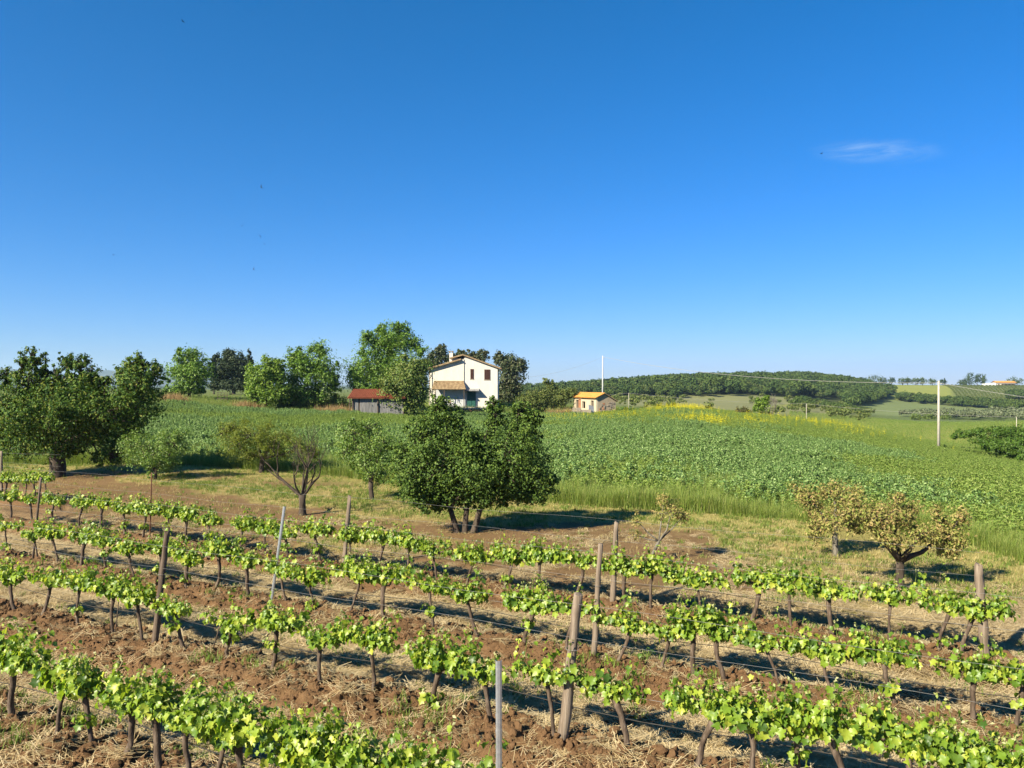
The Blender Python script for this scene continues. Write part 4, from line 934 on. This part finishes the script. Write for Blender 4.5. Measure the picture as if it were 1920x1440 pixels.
def forest_keep(px, D, rg):
    near = np.interp(px,[960,1100,1200,1350,1500,1560,1610,1640],[480,440,430,445,470,500,540,640])
    far_ = np.interp(px,[960,1610,1640],[760,760,760]); return (D > near+12*rg.normal(size=len(px))) & (D < far_)
P, px, D = pts_in((940,1632),(420,760),9500,301,forest_keep)
scatter('forest','dense dark green wood covering the hill on the right horizon','forest',P,C_forest,np.clip(6*np.random.default_rng(1).lognormal(0,.3,len(P)),3.2,11)*np.interp(px,[940,1200,1500,1640],[.8,1,1,.7]),np.stack([0*px,0*px,np.random.default_rng(2).uniform(0,6.28,len(px))],1),5,11)
# tongue of wood reaching down the slope, and the hedge lines
P, px, D = pts_in((1585,1675),(420,640),520,303,lambda px,D,rg: np.abs((px-1590)-(D-430)*.30) < np.interp(D,[420,520,640],[16,34,30]))
scatter('woodland','tongue of wood running down the slope beside the fields','wood',P,C_forest,np.random.default_rng(3).uniform(5,8.5,len(P)),None,5,13)
P, px, D = pts_in((1685,1990),(400,580),2600,305,lambda px,D,rg: np.abs(D-np.interp(px,[1600,1685,1990],[590,560,425])) < 9+5*rg.normal(size=len(px)))
scatter('hedgerow','dark hedgerow of bushy trees between the hillside fields','hedge',P,C_forest,np.random.default_rng(4).uniform(3.0,6.8,len(P)),None,5,15)
P, px, D = pts_in((1890,2000),(560,640),110,306)
scatter('thicket','dark thicket below the far farm at the right edge','wood',P,C_forest,np.random.default_rng(5).uniform(5,8,len(P)),None,5,16)
P, px, D = pts_in((1690,2100),(290,400),420,307,lambda px,D,rg: D > np.interp(px,[1690,1760,1850,2000],[392,350,318,300]))
scatter('olive_grove','grey green olive grove on the valley floor at right','olives',P,olive_src,np.random.default_rng(6).uniform(3.2,5,len(P)),None,3,17)
P, px, D = pts_in((1150,1640),(180,430),700,308,lambda px,D,rg: fbm(px*.012,D*.02,9,3)+.25*rg.random(len(px)) > .66)
scatter('scrub','scattered scrub bushes on the rough valley land','scrub',P,bush_src,np.random.default_rng(7).uniform(1.0,3.6,len(P)),None,3,18)
P, px, D = pts_in((1480,1620),(300,400),60,309)
scatter('valley_bushes','clumps of darker bushes at the foot of the wood','bushes',P,C_forest,np.random.default_rng(8).uniform(2.5,5,len(P)),None,5,19)
# far vineyard rows
def far_vines():
    rg = np.random.default_rng(12); pts = []
    for k in range(34):
        px0 = 1795+k*7
        for D in np.arange(np.interp(px0,[1600,1685,1990],[590,560,425])+25,890,2.2):
            px = px0-(D-640)*.10*1
            pts.append(((px-HX)/FPX*D, D))
    for k in range(0):
        for px in np.arange(1590+k*4, min(1960, 1685+(560-(405+k*9.6))/135*305-12), 1.6): pts.append(((px-HX)/FPX*(405+k*9.6), 405+k*9.6))
    a = np.array(pts); a += rg.normal(0,.25,a.shape); z = Hb(a[:,0],a[:,1])
    scatter('far_vineyard','thin rows of far vines on the opposite hillside','vineyard',np.stack([a[:,0],a[:,1],z],1),bush_src,rg.uniform(.9,1.7,len(a)),None,3,20)
far_vines()
# single trees along the skyline
sky_trees = [(1640,711,16,9,'round dark tree at the left end of the skyline row'),(1656,713,8,6,'small dark tree right of the round skyline tree'),(1672,713,8,6,'third small tree of the skyline row'),(1692,714,8,6,'tree after the first gap in the skyline row'),
             (1702,713,7,6,'narrow tree in the middle of the skyline row'),(1716,714,9,6,'flat topped tree in the skyline row'),(1730,714,8,7,'round tree left of the concrete pole on the skyline'),(1748,715,10,5,'low wide tree touching the concrete pole on the skyline'),(1768,715,6,5,'small tree just right of the concrete pole on the skyline')]
for i, (px, py, rx, ry, lb) in enumerate(sky_trees):
    tree('skyline_tree',lb,px,880,[(px,py,rx*.6,ry),(px-rx*.4,py+1,rx*.55,ry*.8),(px+rx*.4,py+1,rx*.55,ry*.8)],1000,1.0,'forest_leaf',tr=.35,seed=300+i,group='trees on the skyline',clump=.3,limbs=False)
for i, (px, py, rx, ry, lb) in enumerate([(1818,709,9,11,'tall dark tree group left of the far farm'),(1832,708,5,9,'slender tree beside the tall dark trees near the far farm'),(1844,710,4,9,'thin upright tree closest to the far farm'),(1806,717,9,5,'low bushy tree at the left of the far farm trees'),(1903,714,14,6,'dark tree behind the far farm at the right edge')]):
    tree('far_tree',lb,px,885,[(px,py,rx,ry),(px+rx*.3,py+ry*.5,rx*.8,ry*.7),(px-rx*.3,py+ry*.4,rx*.7,ry*.7)],1200,1.1,'forest_leaf',tr=.4,seed=320+i,group='trees by the far farm',clump=.3,limbs=False)
for i, (px, D, lb) in enumerate([(1742,300,'dark round bush in the valley left of the pole'),(1718,290,'smaller green bush in the valley near the dark round bush'),(1772,330,'dark bush in the valley just right of the pole')]):
    py = HY+(CAMZ-float(Hb((px-HX)/FPX*D,D)[0]))/D*FPX; tree('valley_bush',lb,px,D,[(px,py-7,8,6),(px-6,py-4,6,4),(px+6,py-4,6,4)],700,.5,'oak_leaf',tr=.12,seed=340+i,group='bushes in the valley',clump=.3,cat='bush',limbs=False)
def far_farm():
    D = 880; x, y = PXY(1886,D); z = h1(x,y); e = empty('far_farmhouse',(x,y,z-.3),'far low farmhouse with orange roof on the right skyline','house')
    MB().box(-11,11,0,8,0,4.2).build('wall',M['plaster_cream'],e)
    r = MB(); tile_roof(r,(-12,-1,4.1),(12,-1,4.1),(12,4,6.0),(-12,4,6.0),40,6,amp=.08); r.build('roof',M['roof_orange'],e)
    r = MB(); tile_roof(r,(12,9,4.1),(-12,9,4.1),(-12,4,6.0),(12,4,6.0),40,6,amp=.08); r.build('roof',M['roof_orange'],e)
    for k in range(5): MB().box(-9+k*4,-7.2+k*4,-.06,.05,.4,2.6).build('window',M['shutter'],e)
    MB().box(-4,12,-3.4,-.1,2.6,2.8).build('porch_roof',M['roof_brown'],e)
    for k in range(5): MB().box(-3.8+k*3.8,-3.5+k*3.8,-3.3,-3.0,0,2.598).build('porch_post',M['dark_wood'],e)
    x, y = PXY(1858,D); o = MB().prism([(-7,0),(7,0),(7,2.6),(0,3.6),(-7,2.6)],0,6).build('far_shed',M['white_paint'],None,loc=(x,y,h1(x,y)-.2)); tag(o,'pale low shed left of the far farmhouse','shed')
far_farm()

# ------------------------------------------------------------------ field crop, grass, straw, clods
rg = np.random.default_rng(77)
def bean_src(i, mat, nl, h, sz, asp, spread):
    r_ = np.random.default_rng(400+i); c = []; nn = []
    for k in range(nl):
        t = r_.uniform(.15,1)**.7; a = r_.uniform(0,6.283); rad_ = spread*(1.1-.6*t)*r_.uniform(.4,1); c.append((math.cos(a)*rad_, math.sin(a)*rad_, h*t)); nn.append((math.cos(a)*.8+r_.normal(0,.4), math.sin(a)*.8+r_.normal(0,.4), .9))
    V, Fc = leaf_faces(np.array(c), np.array(nn), sz*r_.uniform(.7,1.3,nl), asp, .2, -.2, r_); return src_obj('%s_source_%d'%(mat,i), V, Fc, M[mat])
bean_c = source('bean_sources',[bean_src(i,'bean_leaf',78,.85,.10,.55,.21) for i in range(4)])
crop_c = source('crop_sources',[bean_src(10+i,'crop_leaf',60,.8,.125,.26,.21) for i in range(3)])
flow_c = source('flower_sources',[bean_src(20+i,'flower',20,1.15,.075,.8,.25) for i in range(2)])
def gsrc(i, mat, nb, h, spread, w, lean): 
    V, Fc = strands(nb, h, spread, w, lean, np.random.default_rng(500+i)); return src_obj('%s_blades_%d'%(mat,i), V, Fc, M[mat])
tall_c = source('tall_grass_sources',[gsrc(i,'grass_blade',26,.85,.10,.006,.35) for i in range(3)])
low_c = source('low_grass_sources',[gsrc(10+i,'weed',18,.14,.07,.006,.7) for i in range(3)])
dry_c = source('dry_grass_sources',[gsrc(20+i,'dry_grass',16,.12,.09,.004,.9) for i in range(3)])
reed_c = source('reed_sources',[gsrc(30+i,'dry_reed',24,1.0,.18,.012,.35) for i in range(2)])
def straw_src(i):
    r_ = np.random.default_rng(600+i); V = []; Fs = []
    for k in range(26):
        a = r_.uniform(0,6.283) if r_.random() < .6 else r_.normal(0,.35); l = r_.uniform(.05,.17); c = np.array([r_.normal(0,.10), r_.normal(0,.10), r_.uniform(.004,.03)]); d = np.array([math.cos(a),math.sin(a),r_.normal(0,.12)]); s = np.array([-d[1],d[0],0])*.0032
        b = len(V); V += [c-d*l-s, c+d*l-s, c+d*l+s, c-d*l+s]; Fs += [(b,b+1,b+2),(b,b+2,b+3)]
    return src_obj('straw_source_%d'%i, np.array(V), np.array(Fs), M['straw'])
straw_c = source('straw_sources',[straw_src(i) for i in range(4)])
def clod_src(i):
    import bmesh
    bm = bmesh.new(); bmesh.ops.create_icosphere(bm, subdivisions=2, radius=1); r_ = random.Random(700+i); dv = [Vector((r_.gauss(0,1),r_.gauss(0,1),r_.gauss(0,1))).normalized() for _ in range(7)]
    for v in bm.verts:
        k = min(1.0, *[1.0 if v.co.dot(d) < .55 else .55/max(v.co.dot(d),.55) for d in dv]); v.co = v.co*k*r_.uniform(.9,1.1); v.co.z *= .75
    me = bpy.data.meshes.new('clod_source_%d'%i); bm.to_mesh(me); bm.free(); me.materials.append(M['clod']); return bpy.data.objects.new('clod_source_%d'%i, me)
clod_c = source('clod_sources',[clod_src(i) for i in range(5)])

def field_points(n_, D0, D1, seed, extra=None):
    r_ = np.random.default_rng(seed); px = r_.uniform(-120,2040,n_); D = np.sqrt(r_.uniform(D0**2,D1**2,n_)); k = (D > field_edge(px)+.5*r_.random(n_)) & (D < field_far(px))
    px, D = px[k], D[k]; x = (px-HX)/FPX*D; return x, D, px
def right_mix(px, D, x):   # share of grassy crop instead of beans
    g = smooth(.46,.62, fbm(x*.07, D*.05, 71, 4)+np.interp(px,[0,1250,1500,1750,1920],[-.06,-.08,.02,.15,.2])+smooth(70,100,D)*np.interp(px,[600,1000,1200,1600],[0,.02,.22,.25])); 
    e_ = .7*(1-smooth(1.0,4.5,D-field_edge(px))); return np.clip(g+e_,0,1)
X, D, px = field_points(70000,20,66,81); X2, D2, px2 = field_points(120000,66,123,82)
xs = np.concatenate([X,X2]); ds = np.concatenate([D,D2]); ps = np.concatenate([px,px2]); gr = right_mix(ps,ds,xs) > rg.random(len(xs)); zs = Hb(xs,ds)
sc = np.interp(ds,[20,50,70,95,120],[.85,.85,.72,.55,.5])*rg.uniform(.75,1.2,len(xs))*(.45+1.1*fbm(xs*.35,ds*.35,91,4,.6))
edge = smooth(0,2.5,ds-field_edge(ps)); sc *= .65+.35*edge
def sub(m): return np.stack([xs[m],ds[m],zs[m]-.03],1)
scatter('bean_field','wide field of blue green broad bean plants','crop',sub(~gr),bean_c,sc[~gr],None,4,21)
scatter('grassy_crop','lighter yellow green crop and weeds on the right of the field','crop',sub(gr),crop_c,sc[gr]*.95,None,3,22)
# tall grass along the edge of the crop, grassy crop everywhere in the right half
n_ = 15000; px = rg.uniform(-120,2040,n_); D = field_edge(px)-.6+(rg.random(n_)**1.6)*7*np.interp(px,[0,1000,2000],[1.1,.9,.8]); x = (px-HX)/FPX*D
scatter('tall_grass','fringe of tall pale green grass along the field edge','grass',np.stack([x,D,H(x,D)-.02],1),tall_c,rg.uniform(.35,1.0,n_)*(.25+1.3*fbm(x*.45,D*.45,95,3)),None,3,23)
# yellow mustard flowers in drifts
fx, fy, fp = field_points(70000,60,123,84)
def drift(p0,y0,rp,rd_): return np.exp(-((fp-p0)/rp)**2-((fy-y0)/rd_)**2)
dens = .95*drift(1288,112,30,5)+.16*drift(1250,108,70,6)+.55*drift(1335,84,34,3.5)+.55*drift(1290,87,46,3.5)+.45*drift(1350,80,20,2.5)+.22*drift(1580,99,45,4)+.5*drift(1225,111,26,4)+.10*drift(1480,95,90,10)+.25*drift(1420,84,40,4)+.16*drift(1120,95,90,9)+.18*drift(1620,86,50,5)+.03*drift(1300,95,200,14)
k = 1.7*dens*np.clip(3.2*(fbm(fx*.22,fy*.22,97,3)-.28),0,1.6) > rg.random(len(fx))*1.05
scatter('mustard_flowers','drifts of yellow mustard flowers across the upper field','flowers',np.stack([fx[k],fy[k],Hb(fx[k],fy[k])+.1],1),flow_c,rg.uniform(.5,.9,k.sum()),None,2,24)
# dry reeds along the far field edge
n_ = 310; px = np.concatenate([rg.normal(326,12,90),rg.normal(466,9,90),rg.normal(628,16,90),rg.normal(1055,14,40)]); D = np.interp(px,[300,480,640,1075],[96,96,93,112])+rg.normal(0,1.2,n_); x = (px-HX)/FPX*D
scatter('dry_reeds','patches of dry orange reeds along the far field edge','reeds',np.stack([x,D,Hb(x,D)],1),reed_c,rg.uniform(.7,1.4,n_),None,2,25)
# rough grass round the farm
n_ = 9000; px = rg.uniform(180,1160,n_); D = field_far(px)+rg.uniform(0,26,n_); x = (px-HX)/FPX*D
scatter('farm_grass','rough grass around the farm trees and shed','grass',np.stack([x,D,Hb(x,D)-.03],1),tall_c,rg.uniform(.35,.8,n_),None,3,26)

def zone_points(n_, D0, D1, seed):
    r_ = np.random.default_rng(seed); px = r_.uniform(-220,2250,n_); D = D0*(D1/D0)**r_.random(n_); D = np.sqrt(r_.uniform(D0**2,D1**2,n_)) if D0 > 15 else D; return (px-HX)/FPX*D, D, px
# straw between the rows
x, D, px = zone_points(220000,5.6,27,91); rdv = rowdist(x,D); nA = fbm(x*.9,D*.9,41,4); nB = fbm(x*.25,D*.25,51,4); vz = vine_zone(x,D)
k = (rg.random(len(x)) < np.where(vz > .5, smooth(.55,1.0,rdv)*smooth(.36,.58,nA*.55+nB*.45+.04)*(.18+.82*smooth(9.6,12.4,D+SL*x))+.04, .55*smooth(.42,.6,nA)*(D < field_edge(px)-3)*np.exp(-np.maximum(0,D+SL*x-19)/4.5))*.62)
scatter('straw','cut straw lying between the vine rows','straw',np.stack([x[k],D[k],H(x[k],D[k])],1),straw_c,rg.uniform(.6,1.25,k.sum()),np.stack([rg.normal(0,.1,k.sum()),rg.normal(0,.1,k.sum()),rg.normal(-.48,.9,k.sum())],1),4,27)
# clods on the tilled ridges
x, D, px = zone_points(95000,5.6,24,92); rdv = rowdist(x,D); vz = vine_zone(x,D)
k = (rg.random(len(x)) < vz*np.exp(-(rdv/.75)**4)*.85+.16*vz)
sz = np.clip(rg.lognormal(-3.85,.68,k.sum()),.007,.09)*np.where(rdv[k] > .85, .6, 1)
scatter('soil_clods','red brown clods of earth on the tilled ridges','soil',np.stack([x[k],D[k],H(x[k],D[k])+sz*.1],1),clod_c,sz,rg.uniform(0,6.28,(k.sum(),3)),5,28)
# grass of the orchard strip: dry and green tufts, weeds in the rows
x, D, px = zone_points(90000,16.5,46,93); nA = fbm(x*.9,D*.9,41,4); nB = fbm(x*.25,D*.25,51,4); vz = vine_zone(x,D); ok = (D < field_edge(px)+.5) & (vz < .3)
bare = smooth(.48,.60,nB+.08*np.exp(-((D+SL*x-21.5-.15*x)/3.5)**2)+.16*np.exp(-((D+SL*x-23.2)/3.4)**2)*(1-smooth(2,7,x)))
k = ok & (rg.random(len(x)) < (.25+.6*smooth(.44,.6,nA))*(1-.92*bare)*.55)
scatter('orchard_grass','short green grass tufts under the fruit trees','grass',np.stack([x[k],D[k],H(x[k],D[k])-.01],1),low_c,rg.uniform(.5,1.3,k.sum()),None,3,29)
k = ok & (rg.random(len(x)) < .55*(1-.85*bare))
scatter('dry_orchard_grass','mown dry yellow grass under the fruit trees','grass',np.stack([x[k],D[k],H(x[k],D[k])-.01],1),dry_c,rg.uniform(.5,1.2,k.sum()),None,3,30)
x, D, px = zone_points(9000,5.6,22,94); vz = vine_zone(x,D); rdv = rowdist(x,D); k = (vz > .5) & (fbm(x*.8,D*.8,105,3)+.12*smooth(.5,1.1,rdv) > .60)
scatter('vineyard_weeds','small weeds sprouting between the vine rows','weeds',np.stack([x[k],D[k],H(x[k],D[k])-.01],1),low_c,rg.uniform(.4,1.2,k.sum()),None,3,31)

P, px, D = pts_in((1480,2040),(112,262),30000,311)
k = D > field_far(px)-1; P = P[k]
scatter('meadow','pale yellow green meadow beyond the crop','grass',P,crop_c,np.random.default_rng(9).uniform(.35,.75,len(P))*(.5+fbm(P[:,0]*.08,P[:,1]*.08,15,3)),None,3,41)
# ------------------------------------------------------------------ air
def haze():
    o = MB().box(-7300,7300,-7300,7300,-28,190).build('haze',bpy.data.materials.new('haze')); m = o.data.materials[0]; m.use_nodes = True; nt = m.node_tree; nt.nodes.remove(nt.nodes['Principled BSDF'])
    v = nt.nodes.new('ShaderNodeVolumePrincipled'); v.inputs['Color'].default_value = (.55,.78,1.0,1); v.inputs['Density'].default_value = 1.0e-4; v.inputs['Anisotropy'].default_value = .2
    nt.links.new(v.outputs[0], nt.nodes['Material Output'].inputs['Volume']); tag(o,'thin summer haze over the far land','haze',kind='stuff')
haze()
